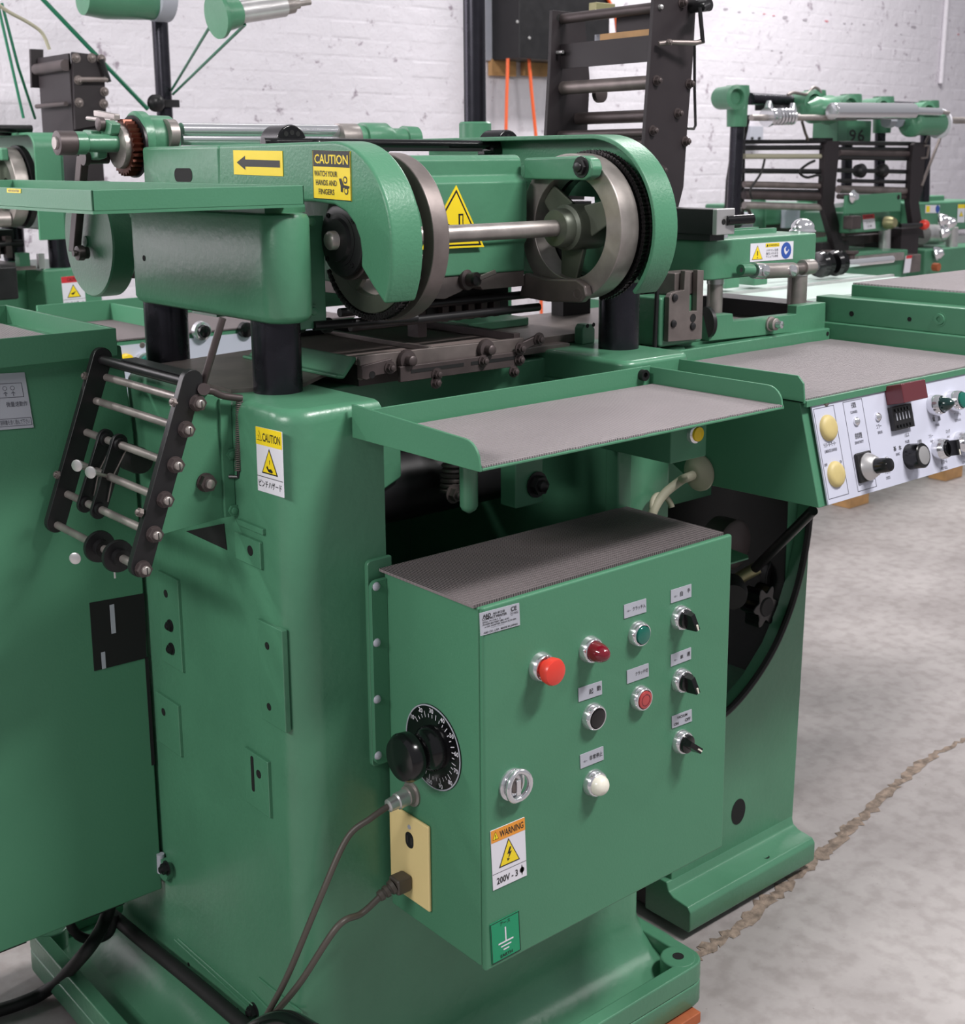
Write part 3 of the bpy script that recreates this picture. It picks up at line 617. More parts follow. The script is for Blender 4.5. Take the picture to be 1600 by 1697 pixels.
# ================================================================== roller ladder on the left side
YN, YFAR = .372, .690
la = thing('roller_ladder', 'black two-bar rack of steel guide rods hanging on the press left side', 'guide rack', tuple(P(236, 945, 'Y', YN)))
def lp(x, y): return P(60+x/4, 560+y/4, 'Y', YN)
tp, bt = lp(1040, 285), lp(700, 1515); ax = (bt-tp).normalized(); sd = V((ax.z, 0, -ax.x))
if sd.x < 0: sd = -sd
def bar(y0, y1):
    hw = .0165; pts = []
    for c0, a0 in ((tp-ax*.0, 0), (bt+ax*.0, 180)):
        for k in range(9):
            a = math.radians(a0+180*k/8); v = c0+sd*hw*math.cos(a)-ax*hw*math.sin(a); pts.append((v.x, v.z))
    return MB().prism(pts, 'Y', y0, y1)
part('side_bar', bar(YN, YN+.013), BLACK, la, bevel=.0012); part('side_bar', bar(YFAR-.013, YFAR), BLACK, la, bevel=.0012)
nuts = [(1065, 430), (990, 605), (920, 840), (850, 1070), (780, 1300), (705, 1530)]
prev = None
for k, q in enumerate(nuts):
    p = lp(*q)
    part('guide_rod', MB().cyl((p.x, YN+.01, p.z), (p.x, YFAR-.01, p.z), .0062, 16), STEEL, la)
    b = MB().cyl((p.x, YN, p.z), (p.x, YN-.002, p.z), .0125, 18); b.hexn((p.x, YN-.002, p.z), NY, .0115, .008)
    nn = part('nut', b, IRON, la); part('slotted_end', MB().lathe((p.x, YN-.01, p.z), NY, [(0, .0065), (.004, .006), (.0055, .004)], 14), STEEL, nn); part('slot', MB().box(p.x-.0006, p.x+.0006, YN-.0160, YN-.0152, p.z-.005, p.z+.005), DARK, nn)
p0 = lp(1035, 300); part('guide_rod', MB().cyl((p0.x, YN+.01, p0.z), (p0.x, YFAR-.01, p0.z), .0075, 14), BLACK, la)
p0 = lp(1095, 330); part('guide_rod', MB().cyl((p0.x, YN+.01, p0.z), (p0.x, YFAR-.01, p0.z), .006, 14), BLACK, la)
part('film_strip', MB().box(lp(1035, 265).x-.004, lp(1035, 265).x+.022, .40, .60, lp(1035, 262).z, lp(1035, 262).z+.002), BLACK, la)
# two small straps with clamp discs
r3, r4, r5 = lp(*nuts[2]), lp(*nuts[3]), lp(*nuts[4])
for y in (.555, .605):
    pts = []; hw = .0125
    for c0, a0 in ((r3-ax*.004, 0), (r5+ax*.004, 180)):
        for k in range(9):
            a = math.radians(a0+180*k/8); v = c0+sd*hw*math.cos(a)-ax*hw*math.sin(a); pts.append((v.x, v.z))
    st = part('strap', MB().prism(pts, 'Y', y, y+.008), BLACK, la, bevel=.001)
    part('wire', MB().tube([(r3.x+.008, y-.004, r3.z-.01), (r4.x+.002, y-.006, r4.z), (r5.x+.012, y-.004, r5.z+.01)], .0012, 6), STEELD, st)
    part('collar', MB().ring((r3.x, y-.008, r3.z), (0, 1, 0), .0062, .0105, .022, 18), BLACK, st); part('collar', MB().ring((r5.x, y-.008, r5.z), (0, 1, 0), .0062, .010, .02, 18), BLACK, st)
for (x, y, yy) in ((365, 890, .545), (275, 845, .60)):
    c = P(60+x/4, 560+y/4, 'Y', yy); wn = part('wing_screw', MB().lathe(c, (-.75, -.5, 0), [(0, .0095), (.0025, .0095), (.003, .008)], 20), ALU, la); part('stem', MB().tube([c, V((r4.x, yy+.01, r4.z))], .003, 8), STEEL, wn)
r6 = lp(*nuts[5])
for y in (.46, .525):
    b = MB().lathe((r6.x, y-.024, r6.z), (0, 1, 0), [(0, .013), (.012, .013), (.013, .024), (.019, .025), (.021, .024), (.024, .016), (.04, .014)], 28); part('flanged_roller', b, BLACK, la)
c = P(125, 925, 'Y', .50); part('wing_screw', MB().lathe(c, (-.7, -.7, 0), [(0, .009), (.002, .009), (.003, .007)], 20), ALU, la)
part('wire_tail', MB().tube([P(188, 932, 'Y', .46), P(190, 945, 'Y', .46), P(191, 958, 'Y', .46)], .0018, 6), ALU, la)
for q, y in (((925, 430), YN+.006), ((700, 1160), YN+.006)):
    p = P(60+q[0]/4, 560+q[1]/4, 'Y', y); bolt(la, p, -sd, .007, .010, STEELD, washer=False)
for q in ((315, 250), (130, 905)):
    p = P(60+q[0]/4, 560+q[1]/4, 'Y', YFAR-.006); bolt(la, p+sd*.006, -sd, .007, .010, STEELD, washer=False)
# bracket plate with rocker, rod and spring
bp_ = thing('ladder_bracket', 'green flat bracket plate with a large nut beside the roller rack', 'bracket', tuple(P(300, 880, 'Y', .392)))
poly = [P(*q, 'Y', .392) for q in ((322, 652), (400, 655), (395, 852), (262, 888))]; poly[1].x = XL; poly[2].x = XL
part('plate', MB().prism([(p.x, p.z) for p in poly], 'Y', .392, .398), GREENS, bp_, bevel=.001)
b = MB(); part('edge_fold', MB().box(XL-.02, XL, .386, .392, poly[2].z, poly[1].z), GREENS, bp_, bevel=.002)
p = P(340, 799, 'Y', .392); b = MB().cyl(p, p+NY*.003, .0145, 18); b.hexn(p+NY*.003, NY, .0135, .010); nn = part('nut', b, IRON, bp_); part('slotted_end', MB().lathe(p+NY*.013, NY, [(0, .0075), (.005, .007), (.007, .003)], 14), STEEL, nn)
p = P(398, 843, 'Y', .386); bolt(bp_, p+V((-.012, 0, 0)), NY, .009, .008, GREENS, washer=False)
p = P(395, 720+30, 'Y', .386); bolt(bp_, p+V((-.012, 0, .0)), NY, .009, .006, GREENS, washer=False)
part('lever_rod', MB().tube([P(336, 638, 'Y', .39), P(352, 585, 'Y', .37), P(369, 527, 'Y', .36)], .0058, 10), IRON, bp_)
part('lever_hub', MB().cyl(P(338, 645, 'Y', .365), P(338, 645, 'Y', .40), .009, 18), IRON, bp_)
part('crank_arm', MB().tube([P(338, 647, 'Y', .37), P(352, 648, 'Y', .37), P(370, 656, 'Y', .37), P(400, 660, 'Y', .37)], .0055, 10, 4), IRON, bp_)
part('coil_spring', MB().spring(P(397, 664, 'Y', .372), P(395, 780, 'Y', .372), .0048, .0011, 34, 5), STEELD, bp_)
part('spring_anchor', MB().tube([P(380, 790, 'Y', .386), P(395, 790, 'Y', .375), P(396, 778, 'Y', .372)], .003, 8), BLACK, bp_)
part('roller', MB().lathe(P(235, 765, 'Y', .62), (0, 1, 0), [(0, .02), (.01, .022), (.05, .022), (.06, .02)], 24), RUBBER, bp_)
# ================================================================== pillars and end members
SY, SZ = .345, 1.48                      # axis of the cross shaft
PIL = [(-.065, .400, 'dark steel pillar under the front of the left crosshead'), (-.052, .79, 'dark steel pillar under the rear of the left crosshead'), (.655, .365, 'dark steel pillar below the right chain wheel'), (.655, .80, 'dark steel pillar at the far right rear of the press bed')]
for x, y, lb in PIL:
    b = MB().lathe((x, y, 1.25), (0, 0, 1), [(0, .038), (.125, .038)], 40)
    solo('guide_pillar', lb, 'pillar', b, PILM, (x, y, 1.25), 'guide pillars of the press head')
ch = thing('left_crosshead', 'rounded green cast crosshead on the two left pillars', 'crosshead', (-.065, .56, 1.362))
b = MB(); g = lambda k: rrect(-.115+k, -.034-k, .318+k, .80-k, .036-k*.5, 8)
loft(b, [(1.362, g(.010)), (1.366, g(.004)), (1.374, g(0)), (1.515, g(0)), (1.521, g(.003)), (1.523, g(.008))]); part('body', b, GREENC, ch)
part('face_plate', MB().box(-.05, P(541, 500, 'Y', .40).x, .40, .412, P(520, 545, 'Y', .40).z, 1.515), GREENC, ch, bevel=.002)
for q in ((512, 368), (516, 515)):
    p = P(*q, 'Y', .40); bolt(ch, p, NY, .011, .012, GREENC, 'nut', False)
hole(ch, P(239, 428, 'X', -.115), (-1, 0, 0), .005)
rc = thing('right_crosshead', 'green cast crosshead behind the right chain wheel', 'crosshead', (.66, .58, 1.375))
b = MB(); g = lambda k: rrect(.612+k, .712-k, .31+k, .86-k, .04-k*.5, 6)
loft(b, [(1.375, g(.008)), (1.383, g(0)), (1.505, g(0)), (1.51, g(.006))]); part('body', b, GREENC, rc)

# ================================================================== tray on the left crosshead
TT = 1.537
tt = thing('top_tray', 'shallow green tray on top of the left crosshead', 'tray', (-.23, .8, TT-.004))
tx0, tx1, ty0, ty1, th = -.388, -.066, .305, 1.42, .027
part('pan', MB().box(tx0, tx1, ty0, ty1, TT-.004, TT), GREENS, tt)
part('rim', MB().box(tx0, tx1, ty0, ty0+.003, TT, TT+th).box(tx0, tx0+.003, ty0, ty1, TT, TT+th).box(tx1-.003, tx1, ty0, ty1, TT, TT+th).box(tx0, tx1, ty1-.003, ty1, TT, TT+th), GREENS, tt, bevel=.001)
part('mat', MB().box(tx0+.01, tx1-.01, ty0+.01, ty1-.01, TT, TT+.003), MATG, tt)
part('support_foot', MB().box(-.10, -.03, .36, .74, 1.523, TT-.004), GREENS, tt)
d = Decal(tt, 'yellow_tag', P(12, 312, 'X', tx0-.0002), P(35, 313, 'X', tx0-.0002), P(12, 319, 'X', tx0-.0002), YELLOW, .0006); d.text('AIR ROUTER', .5, .5, .5, INKG, .8); d.done()

# ================================================================== press head
hd = thing('head_carriage', 'green press head with chain wheels, guards and cross shaft', 'machine head', (.27, .55, 1.395))
AX = .010
def ap(x, y): return P(x, y, 'X', AX)
gl = [(362, 240.5), (470, 241.5), (556, 243)]
gl = [ap(*q) for q in gl]
R0 = .147
tip = ap(637, 506); ta = math.degrees(math.atan2(tip.z-SZ, SY-tip.y)); tr0 = math.hypot(tip.z-SZ, SY-tip.y)
arc = []
for k in range(30):
    a = 88+(ta-88)*k/30; t = max(0, (k/30-.55)/.45); rr = R0+(tr0-R0)*t*t; arc.append((SY-rr*math.cos(math.radians(a)), SZ+rr*math.sin(math.radians(a))))
gin = [ap(*q) for q in ((616, 474), (597, 442), (598, 420), (595, 396), (587, 373), (573, 353), (553, 340), (520, 335), (362, 332))]
prof = [(gl[0].y, gl[0].z)]+arc+[(tip.y, tip.z)]+[(p.y, p.z) for p in gin]
part('left_guard', MB().prism(prof, 'X', AX, AX+.058), GREEN, hd, bevel=.006, seg=3, ang=50, label='green curved chain guard with caution stickers')
ya = gl[0].y+.0012; yb2 = ap(236, 270).y
part('left_arm', MB().box(AX, AX+.05, ya, yb2, ap(300, 330).z-.0, gl[0].z), GREENC, hd, bevel=.006)
a = ap(304, 290); part('bore', MB().prism(rrect(a.y-.033, a.y+.033, a.z-.012, a.z+.012, .011, 6), 'X', AX-.0006, AX), DARK, hd)
d = Decal(hd, 'arrow_sticker', *[ap(*q) for q in ((387.5, 249), (469, 250), (389, 289))], YELLOW)
d.poly([(.07, .5), (.25, .22), (.25, .37), (.95, .38), (.95, .66), (.25, .66), (.25, .80)], INK); d.done()
d = Decal(hd, 'caution_sticker', *[ap(400+x/3.2, 150+y/3.2) for x, y in ((380, 316), (581, 322), (388, 572))], YELLOW)
d.frame(0, 0, 1, 1, .001, INK); d.rect(.02, .015, .98, .33, INK, 'print'); d.text('CAUTION', .5, .17, .19, YELLOW, .88)
d.text('WATCH YOUR', .35, .47, .115, INK, .62); d.text('HANDS AND', .36, .655, .115, INK, .56); d.text('FINGERS', .36, .84, .115, INK, .42)
for u, v, r in ((.86, .58, .0055), (.88, .80, .0055)):
    d.disc(u, v, r, INK); d.disc(u, v, r*.6, YELLOW, h=.0002)
d.poly([(.70, .56), (.76, .55), (.82, .68), (.97, .70), (.95, .75), (.80, .74), (.79, .83), (.74, .82), (.74, .70)], INK, 'pictogram', .0003); d.done()
# left wheel train
def spoked(name, x0, x1, ro, ri, hub, nsp, a0, m1, m2, spw=.022, hx=(.0, .0)):
    q = part(name, MB().ring((x0, SY, SZ), (1, 0, 0), ri, ro, x1-x0, 64), m1, hd, bevel=.002, ang=60)
    for k in range(nsp):
        a = math.radians(a0+360*k/nsp); u = V((0, -math.cos(a), math.sin(a))); s_ = V((0, math.sin(a), math.cos(a))); c = V(((x0+x1)/2-.008, SY, SZ))
        vs = []
        for t, w_ in ((hub*.8, spw*1.25), (ri+.004, spw*.85)):
            vs += [c+u*t-s_*w_, c+u*t+s_*w_, c+u*t+s_*w_*.7+V((.018, 0, 0)), c+u*t-s_*w_*.7+V((.018, 0, 0))]
        part('spoke', MB().add(vs, [(0, 1, 2, 3), (7, 6, 5, 4), (0, 4, 5, 1), (1, 5, 6, 2), (2, 6, 7, 3), (3, 7, 4, 0)]), m2, q, bevel=.004)
    part('hub', MB().lathe((x0-hx[0], SY, SZ), (1, 0, 0), [(0, hub*.78), (.004, hub*.84), (hx[0]*.6, hub*.85), (hx[0]*.6+.004, hub), (x1-x0+hx[0]+hx[1], hub)], 32), m2, q)
    return q
WEB = mat('grey_green_casting', (92, 98, 86), .42, metal=.25, var=.25, vscale=20)
spoked('left_sprocket', .070, .086, .116, .088, .04, 5, 20, WEB, WEB)
lw = spoked('left_bearing_ring', .100, .131, .130, .104, .035, 3, 90, STEELD, IRON)
part('bearing_flange', MB().lathe((.030, SY, SZ), (-1, 0, 0), [(0, .056), (.006, .056), (.008, .052), (.010, .040), (.011, .040), (.012, .034), (.018, .032), (.019, .020)], 40), BLACK, hd)
part('flange_ring', MB().lathe((.034, SY, SZ), (1, 0, 0), [(0, .062), (.03, .062)], 40), IRON, hd)
for k in range(4):
    a = math.radians(40+90*k); caphead(hd, (.022, SY-.047*math.cos(a), SZ+.047*math.sin(a)), NX, .004, .003)
part('cross_shaft', MB().lathe((.002, SY, SZ), (1, 0, 0), [(-.006, .004), (-.003, .012), (0, .0145), (.56, .0145)], 28), STEEL, hd, label='steel cross shaft between the two wheels')
link = bpy.data.meshes.new('chain_link'); mbl = MB()
for s in (-1, 1):
    mbl.prism([(-.0075, -.0035), (-.0045, -.0052), (0, -.0035), (.0045, -.0052), (.0075, -.0035), (.0075, .0035), (.0045, .0052), (0, .0035), (-.0045, .0052), (-.0075, .0035)], 'X', s*.0062, s*.0085)
for t in (-.0046, .0046): mbl.cyl((-.0098, t, 0), (.0098, t, 0), .0030, 8)
link.from_pydata(mbl.v, [], mbl.f); link.update(); link.materials.append(CHAINM)
def chain(xc, r, a0, a1):
    n = int(abs(math.radians(a1-a0))*r/.0150)
    for k in range(n+1):
        a = a0+(a1-a0)*k/n; ar = math.radians(a)
        o = bpy.data.objects.new('chain_link', link); COL.objects.link(o); o.parent = hd
        o.location = V((xc, SY-r*math.cos(ar), SZ+r*math.sin(ar)))-V(hd.location); o.rotation_euler = (-(ar+math.pi/2), 0, 0)
chain(.078, .1225, -150, -28)
# right wheel
rw = spoked('right_bearing_ring', .505, .548, .1275, .090, .040, 3, -100, STEEL, WEB, .024, (.035, .02))
caphead(rw, (.480, SY-.012, SZ+.022), (-.6, -.3, .6), .005, .003, BLACK)
part('right_sprocket', MB().ring((.556, SY, SZ), (1, 0, 0), .09, .122, .018, 48), BLACK, hd)
chain(.565, .1285, 130, -75)
R1, R2 = .152, .160
a_ = [(SY-R2*math.cos(math.radians(t)), SZ+R2*math.sin(math.radians(t))) for t in range(90, -46, -5)]
b_ = [(SY-R1*math.cos(math.radians(t)), SZ+R1*math.sin(math.radians(t))) for t in range(-45, 91, 5)]
part('right_guard', MB().prism([(.86, SZ+R2)]+a_+b_+[(.86, SZ+R1)], 'X', .553, .610), GREEN, hd, bevel=.002, ang=60, label='green curved chain guard over the right wheel')
c_ = [(SY-(R2-.004)*math.cos(math.radians(t)), SZ+(R2-.004)*math.sin(math.radians(t))) for t in range(90, -46, -5)]
part('guard_cheek', MB().prism([(.86, SZ+R2-.004)]+c_+[(SY+.02, SZ-.03), (SY+.03, SZ+.05), (.86, SZ+.06)], 'X', .597, .604), GREEN, hd)
# lugs tying the right ring to the body
def lug(px, xa_, xb_, m): return part('side_lug', MB().prism([(p.y, p.z) for p in [P(x, y, 'X', xa_) for x, y in px]], 'X', xa_, xb_), m, hd, bevel=.004)
lug([(868, 262), (968, 258), (979, 264), (983, 279), (979, 293), (968, 299), (868, 297)], .478, .503, GREENC)
bolt(hd, P(964, 277, 'X', .478), NX, .0135, .010, BLACK)
lug([(868, 452), (905, 462), (955, 463), (969, 474), (972, 490), (962, 502), (905, 500), (860, 492)], .486, .503, STEELD)
part('pin', MB().lathe(P(957, 487, 'X', .486), NX, [(0, .011), (.001, .011), (.001, .008), (-.001, .007)], 20), STEELD, hd)
# central body
bprof = [(.80, 1.400), (.437, 1.400), (.437, 1.449), (.430, 1.455), (.430, 1.560), (.446, 1.570), (.446, 1.598), (.456, 1.606), (.80, 1.606)]
part('body', MB().prism(bprof, 'X', .108, .484), GREENC, hd, bevel=.004)
part('body_cheek', MB().box(.484, .502, .47, .80, 1.43, 1.56), GREENC, hd, bevel=.004)
part('slide_plate', MB().prism([(.16, 1.400), (.484, 1.400), (.484, 1.372), (.385, 1.372), (.380, 1.378), (.345, 1.378), (.335, 1.372), (.30, 1.362), (.16, 1.372)], 'Y', .44, .80), STEELD, hd, bevel=.001)
p = P(772, 464, 'Y', .44); kn = part('clamp_knob', MB().lathe(p, (.2, -1, .1), [(0, .018), (.006, .018), (.008, .012), (.026, .0125), (.028, .010)], 20), IRON, hd)
part('clamp_lever', MB().tube([p+V((.01, -.02, .002)), P(822, 450, 'Y', .40)], .0042, 8), STEEL, kn); part('clamp_cap', MB().lathe(P(787, 465, 'Y', .415), NY, [(0, .009), (.006, .008), (.008, .004)], 16), BLACK, kn)
tri = [P(*q, 'Y', .430) for q in ((756, 307), (802, 409), (697, 414))]
def tpr(k, y0, y1, sh=1.0):
    c = (tri[0]+tri[1]+tri[2])/3; return MB().prism([((p.x-c.x)*k+c.x, (p.z-c.z)*k+c.z) for p in tri], 'Y', y0, y1)
ts = part('warning_triangle', tpr(1, .4285, .43), YELLOW, hd, label='yellow triangular crush warning sticker'); part('print', tpr(.90, .4281, .4285), INK, ts); part('print', tpr(.82, .4277, .4281), YELLOW, ts)
p = P(764, 366, 'Y', .428); pm = MB().box(p.x-.005, p.x+.005, .4270, .4277, p.z-.018, p.z+.012); part('pictogram', pm, INK, ts); part('pictogram', MB().box(p.x-.0025, p.x+.0025, .4266, .4270, p.z-.014, p.z+.009), YELLOW, ts)
part('pictogram', MB().prism([(p.x-.03, p.z-.022), (p.x+.022, p.z-.022), (p.x+.018, p.z-.014), (p.x+.008, p.z-.02), (p.x-.004, p.z-.017), (p.x-.028, p.z-.004)], 'Y', .4270, .4277), INK, ts)
# black rods below the head
for (z, y) in ((1.352, .47), (1.331, .44)): part('tie_rod', MB().cyl((.10, y, z), (.52, y, z), .0075, 12), BLACK, hd)
part('gripper_bar', MB().box(.30, .50, .50, .56, 1.325, 1.368), BLACK, hd, bevel=.003)
for k in range(5): part('gripper_tooth', MB().box(.33+.03*k, .345+.03*k, .485, .50, 1.315, 1.345), IRON, hd, bevel=.002)
part('hanger', MB().box(.285, .305, .50, .53, 1.29, 1.40), IRON, hd)
for k in range(2): part('pinch_roller', MB().lathe(P(487+k*46, 540-k*0, 'Y', .42), (1, 0, 0), [(0, .008), (.004, .012), (.016, .012), (.02, .008)], 18), RUBBER, hd)
part('tie_rod', MB().cyl(P(520, 540, 'Y', .40), P(690, 527, 'Y', .40), .0072, 12), BLACK, hd)
# black brush rod and clamp blocks on top
part('top_rod', MB().cyl(P(436, 236, 'Y', .64), P(884, 241, 'Y', .64), .0085, 14), BLACKG, hd)
part('top_strip', MB().obox(P(640, 250, 'Y', .58), P(800, 251, 'Y', .58)-P(640, 250, 'Y', .58), V((0, .02, 0)), V((0, 0, .006))), BLACK, hd)
for x in (474, 832):
    p = P(x, 226 if x < 600 else 232, 'Y', .66); r_ = .030
    cbk = part('clamp_block', MB().prism([(p.x+r_*math.cos(t), p.z-.012+r_*1.05*math.sin(t)) for t in [math.pi*k/14 for k in range(15)]]+[(p.x-r_, p.z-.03), (p.x+r_, p.z-.03)], 'Y', .64, .70), BLACKG, hd, bevel=.003)
    for s in (-1, 0, 1): part('recess', MB().cyl((p.x+s*.012, .6395, p.z+.006-abs(s)*.002), (p.x+s*.012, .641, p.z+.006-abs(s)*.002), .0045, 12), DARK, cbk)
    for s in (-1, 1): part('clamp_nut', MB().lathe((p.x+s*.042, .65, p.z-.02), NY, [(0, .014), (.02, .014), (.024, .010)], 10), BLACKG, cbk)

# ================================================================== ratchet feed at the rear end of the arm
rf = thing('ratchet_feed', 'toothed ratchet wheel with linkage arms at the rear of the left arm', 'ratchet', tuple(P(200, 300, 'X', .0)))
XR_ = .01
c = P(212, 243, 'X', XR_); c2 = c
part('housing', MB().lathe(c+V((.012, 0, .012)), (1, 0, 0), [(0, .050), (.004, .054), (.02, .054), (.024, .047), (.072, .046), (.078, .040)], 36), GREENC, rf)
gear = []
for k in range(60):
    r_ = .053 if k % 2 else .046; t = 2*math.pi*k/60; gear.append((c.y+r_*math.cos(t), c.z-.002+r_*math.sin(t)))
part('ratchet_wheel', MB().prism(gear, 'X', XR_-.012, XR_+.008), REDRUST, rf)
part('backing_disc', MB().cyl((XR_+.009, c.y, c.z), (XR_+.014, c.y, c.z), .058, 40), BLACK, rf)
part('inner_disc', MB().lathe((XR_-.012, c.y, c.z), NX, [(0, .041), (.01, .040), (.012, .03)], 32), STEEL, rf)
part('pawl_arm', MB().prism([(p.y, p.z) for p in [P(x, y, 'X', -.03) for x, y in ((158, 222), (174, 198), (186, 205), (184, 222), (172, 236), (160, 240))]], 'X', -.03, -.012), GREENC, rf, bevel=.003)
p = P(171, 206, 'X', -.03); part('pawl_pin', MB().lathe(p, NX, [(0, .013), (.010, .013), (.013, .007)], 20), IRON, rf)
part('pawl_lever', MB().obox(P(155, 193, 'X', -.01), P(190, 200, 'X', -.01)-P(155, 193, 'X', -.01), V((.012, 0, 0)), V((0, 0, .012))), STEEL, rf, bevel=.002)
part('pawl_pin', MB().tube([P(145, 196, 'X', -.02), P(185, 200, 'X', -.02)], .004, 8), STEEL, rf)
part('rocker_arm', MB().prism([(p.y, p.z) for p in [P(x, y, 'X', -.05) for x, y in ((135, 215), (150, 216), (157, 238), (163, 250), (162, 262), (150, 266), (146, 256), (138, 240))]], 'X', -.05, -.03), GREENC, rf, bevel=.004)
p = P(118, 237, 'X', -.11); part('cross_spindle', MB().lathe(P(93, 237, 'X', -.13), (1, 0, 0), [(0, .016), (.001, .022), (.034, .022), (.035, .016)], 28), IRON, rf); part('spindle_sleeve', MB().lathe(P(93, 237, 'X', -.13)+V((.034, 0, 0)), (1, 0, 0), [(0, .018), (.001, .021), (.02, .021), (.024, .017), (.10, .017)], 28), GREENC, rf)
part('spindle_end', MB().lathe(P(93, 237, 'X', -.13), NX, [(0, .012), (.004, .011), (.004, .005)], 16), STEEL, rf)
p = P(138, 262, 'X', -.048); q = P(123, 410, 'X', -.048)
part('drag_link', MB().obox(V((q.x, q.y, q.z))+V((-.008, -.013, -.008)), V((.016, 0, 0)), V((0, .026, 0)), V((p.x-q.x, p.y-q.y, p.z-q.z+.012))), IRON, rf, bevel=.002)
part('link_pin', MB().lathe(P(137, 261, 'X', -.060), (1, 0, 0), [(0, .015), (.01, .015), (.012, .012), (.05, .012)], 20), IRON, rf)
part('link_pin', MB().lathe(P(121, 420, 'X', -.068), (1, 0, 0), [(0, .006), (.006, .006), (.008, .014), (.02, .015), (.022, .012), (.03, .012)], 20), IRON, rf)
dc = P(146, 397, 'X', -.03)
cdk = part('crank_disc', MB().lathe(dc, (1, 0, 0), [(0, .110), (.003, .113), (.046, .113), (.049, .110)], 56), GREEN, rf, label='round green crank disc')
part('boss', MB().lathe(P(143, 400, 'X', -.03), NX, [(0, .011), (.003, .011)], 20), GREEN, cdk)
part('disc_shaft', MB().cyl(dc+V((.04, 0, 0)), dc+V((.16, 0, 0)), .02, 20), BLACK, rf)
part('mount', MB().box(.02, .06, .86, .98, 1.40, 1.53), STEELD, rf, bevel=.003)
part('stop_screw', MB().tube([P(205, 452, 'X', .02), P(222, 455, 'X', .02)], .008, 10), IRON, rf)

# ================================================================== steel pan and slotted guide under the head
pn = thing('feed_pan', 'dark steel feed pan with dividers on the press bed', 'pan', (.27, .55, 1.25))
PZ = 1.286
part('floor_plate', MB().box(.085, .435, .402, .72, PZ-.012, PZ-.006), PANM, pn)
part('front_bar', MB().prism([(.085, PZ+.004), (.44, PZ), (.44, PZ-.030), (.13, PZ-.030), (.085, PZ-.036)], 'Y', .392, .402), STEELD, pn, bevel=.001)
part('divider', MB().box(.232, .242, .402, .72, PZ-.006, PZ+.003), STEELD, pn, bevel=.001)
part('divider', MB().box(.425, .440, .402, .72, PZ-.006, PZ+.008), IRON, pn, bevel=.001)
part('left_flange', MB().prism([(.045, PZ-.030), (.060, PZ-.032), (.085, PZ-.004), (.085, PZ+.001), (.080, PZ+.001), (.058, PZ-.026), (.045, PZ-.024)], 'Y', .402, .70), GREENS, pn, bevel=.003)
part('back_bar', MB().box(.085, .44, .72, .728, PZ-.03, PZ+.003), BLACK, pn)
part('pan_support', MB().box(.10, .43, .42, .72, 1.235, PZ-.012), IRON, pn)
for q in ((672, 598), (803, 580)):
    p = P(*q, 'Y', .392); b = MB().lathe(p+V((0, 0, .002)), NY, [(0, .017), (.004, .018), (.009, .016), (.010, .009), (.022, .0085), (.024, .006)], 28); part('thumb_screw', b, IRON, pn)
a, c = P(664, 620, 'Y', .378), P(866, 593, 'Y', .378); dv = V((c.x-a.x, 0, c.z-a.z)); nz = V((0, 0, 1))
sb = part('slotted_bar', MB().obox(a-nz*.014, dv, V((0, .008, 0)), nz*.026), IRON, pn, bevel=.0012)
for t0, t1 in ((.08, .50), (.56, .97)): part('slot', MB().obox(a+dv*t0-nz*.001+V((0, -.0006, 0)), dv*(t1-t0), V((0, .0006, 0)), nz*.006), DARK, sb)
for t, dz in ((.28, -.012), (.97, -.006), (.27, -.026), (.92, -.026), (.66, 0)): bolt(pn, a+dv*t+nz*(dz+.004)+V((0, 0, 0)), NY, .008, .010, IRON)
part('end_block', MB().prism([(p.x, p.z) for p in [P(x, y, 'Y', .385) for x, y in ((601, 607), (650, 594), (651, 618), (625, 622), (608, 630), (601, 628))]], 'Y', .385, .40), IRON, pn, bevel=.001)
hole(pn, P(617, 621, 'Y', .385), NY, .006); bolt(pn, P(646, 609, 'Y', .385), NY, .008, .010, IRON)
p0, p1_ = P(862, 577, 'Y', .375), P(893, 562, 'Y', .375); part('link_arm', MB().obox(p0-nz*.008, p1_-p0, V((0, .008, 0)), nz*.016), IRON, pn, bevel=.002)
for p in (p0, p1_): bolt(pn, p, NY, .009, .010, IRON)
p = P(800, 640, 'Y', .46); part('bearing', MB().lathe(p, NY, [(0, .022), (.012, .022), (.014, .016), (.010, .014), (.010, .008)], 28), STEELD, pn)
# right part of the bed
rb = thing('bed_table', 'flat steel table plate right of the feed pan', 'table plate', (.6, .7, 1.25))
part('plate', MB().box(.46, .68, .47, .95, 1.252, 1.268), STEELD, rb, bevel=.001)
part('green_slide', MB().box(.50, .66, .62, 1.02, 1.268, 1.285), GREENC, rb, bevel=.003)
p = P(978, 545, 'Y', .44); part('stop_block', MB().prism([(p.x-.020, 1.25), (p.x+.014, 1.25), (p.x+.014, 1.277), (p.x+.006, 1.288), (p.x-.014, 1.288), (p.x-.020, 1.28)], 'Y', .44, .462), GREENC, rb, bevel=.002); hole(rb, P(984, 538, 'Y', .44), NY, .004); hole(rb, P(974, 540, 'Y', .44), NY, .004)
part('front_ledge', MB().box(.44, .60, .44, .47, 1.245, 1.256), STEELD, rb)
p = P(893, 615, 'Y', .46); bolt(rb, p, NY, .014, .016, BLACK)
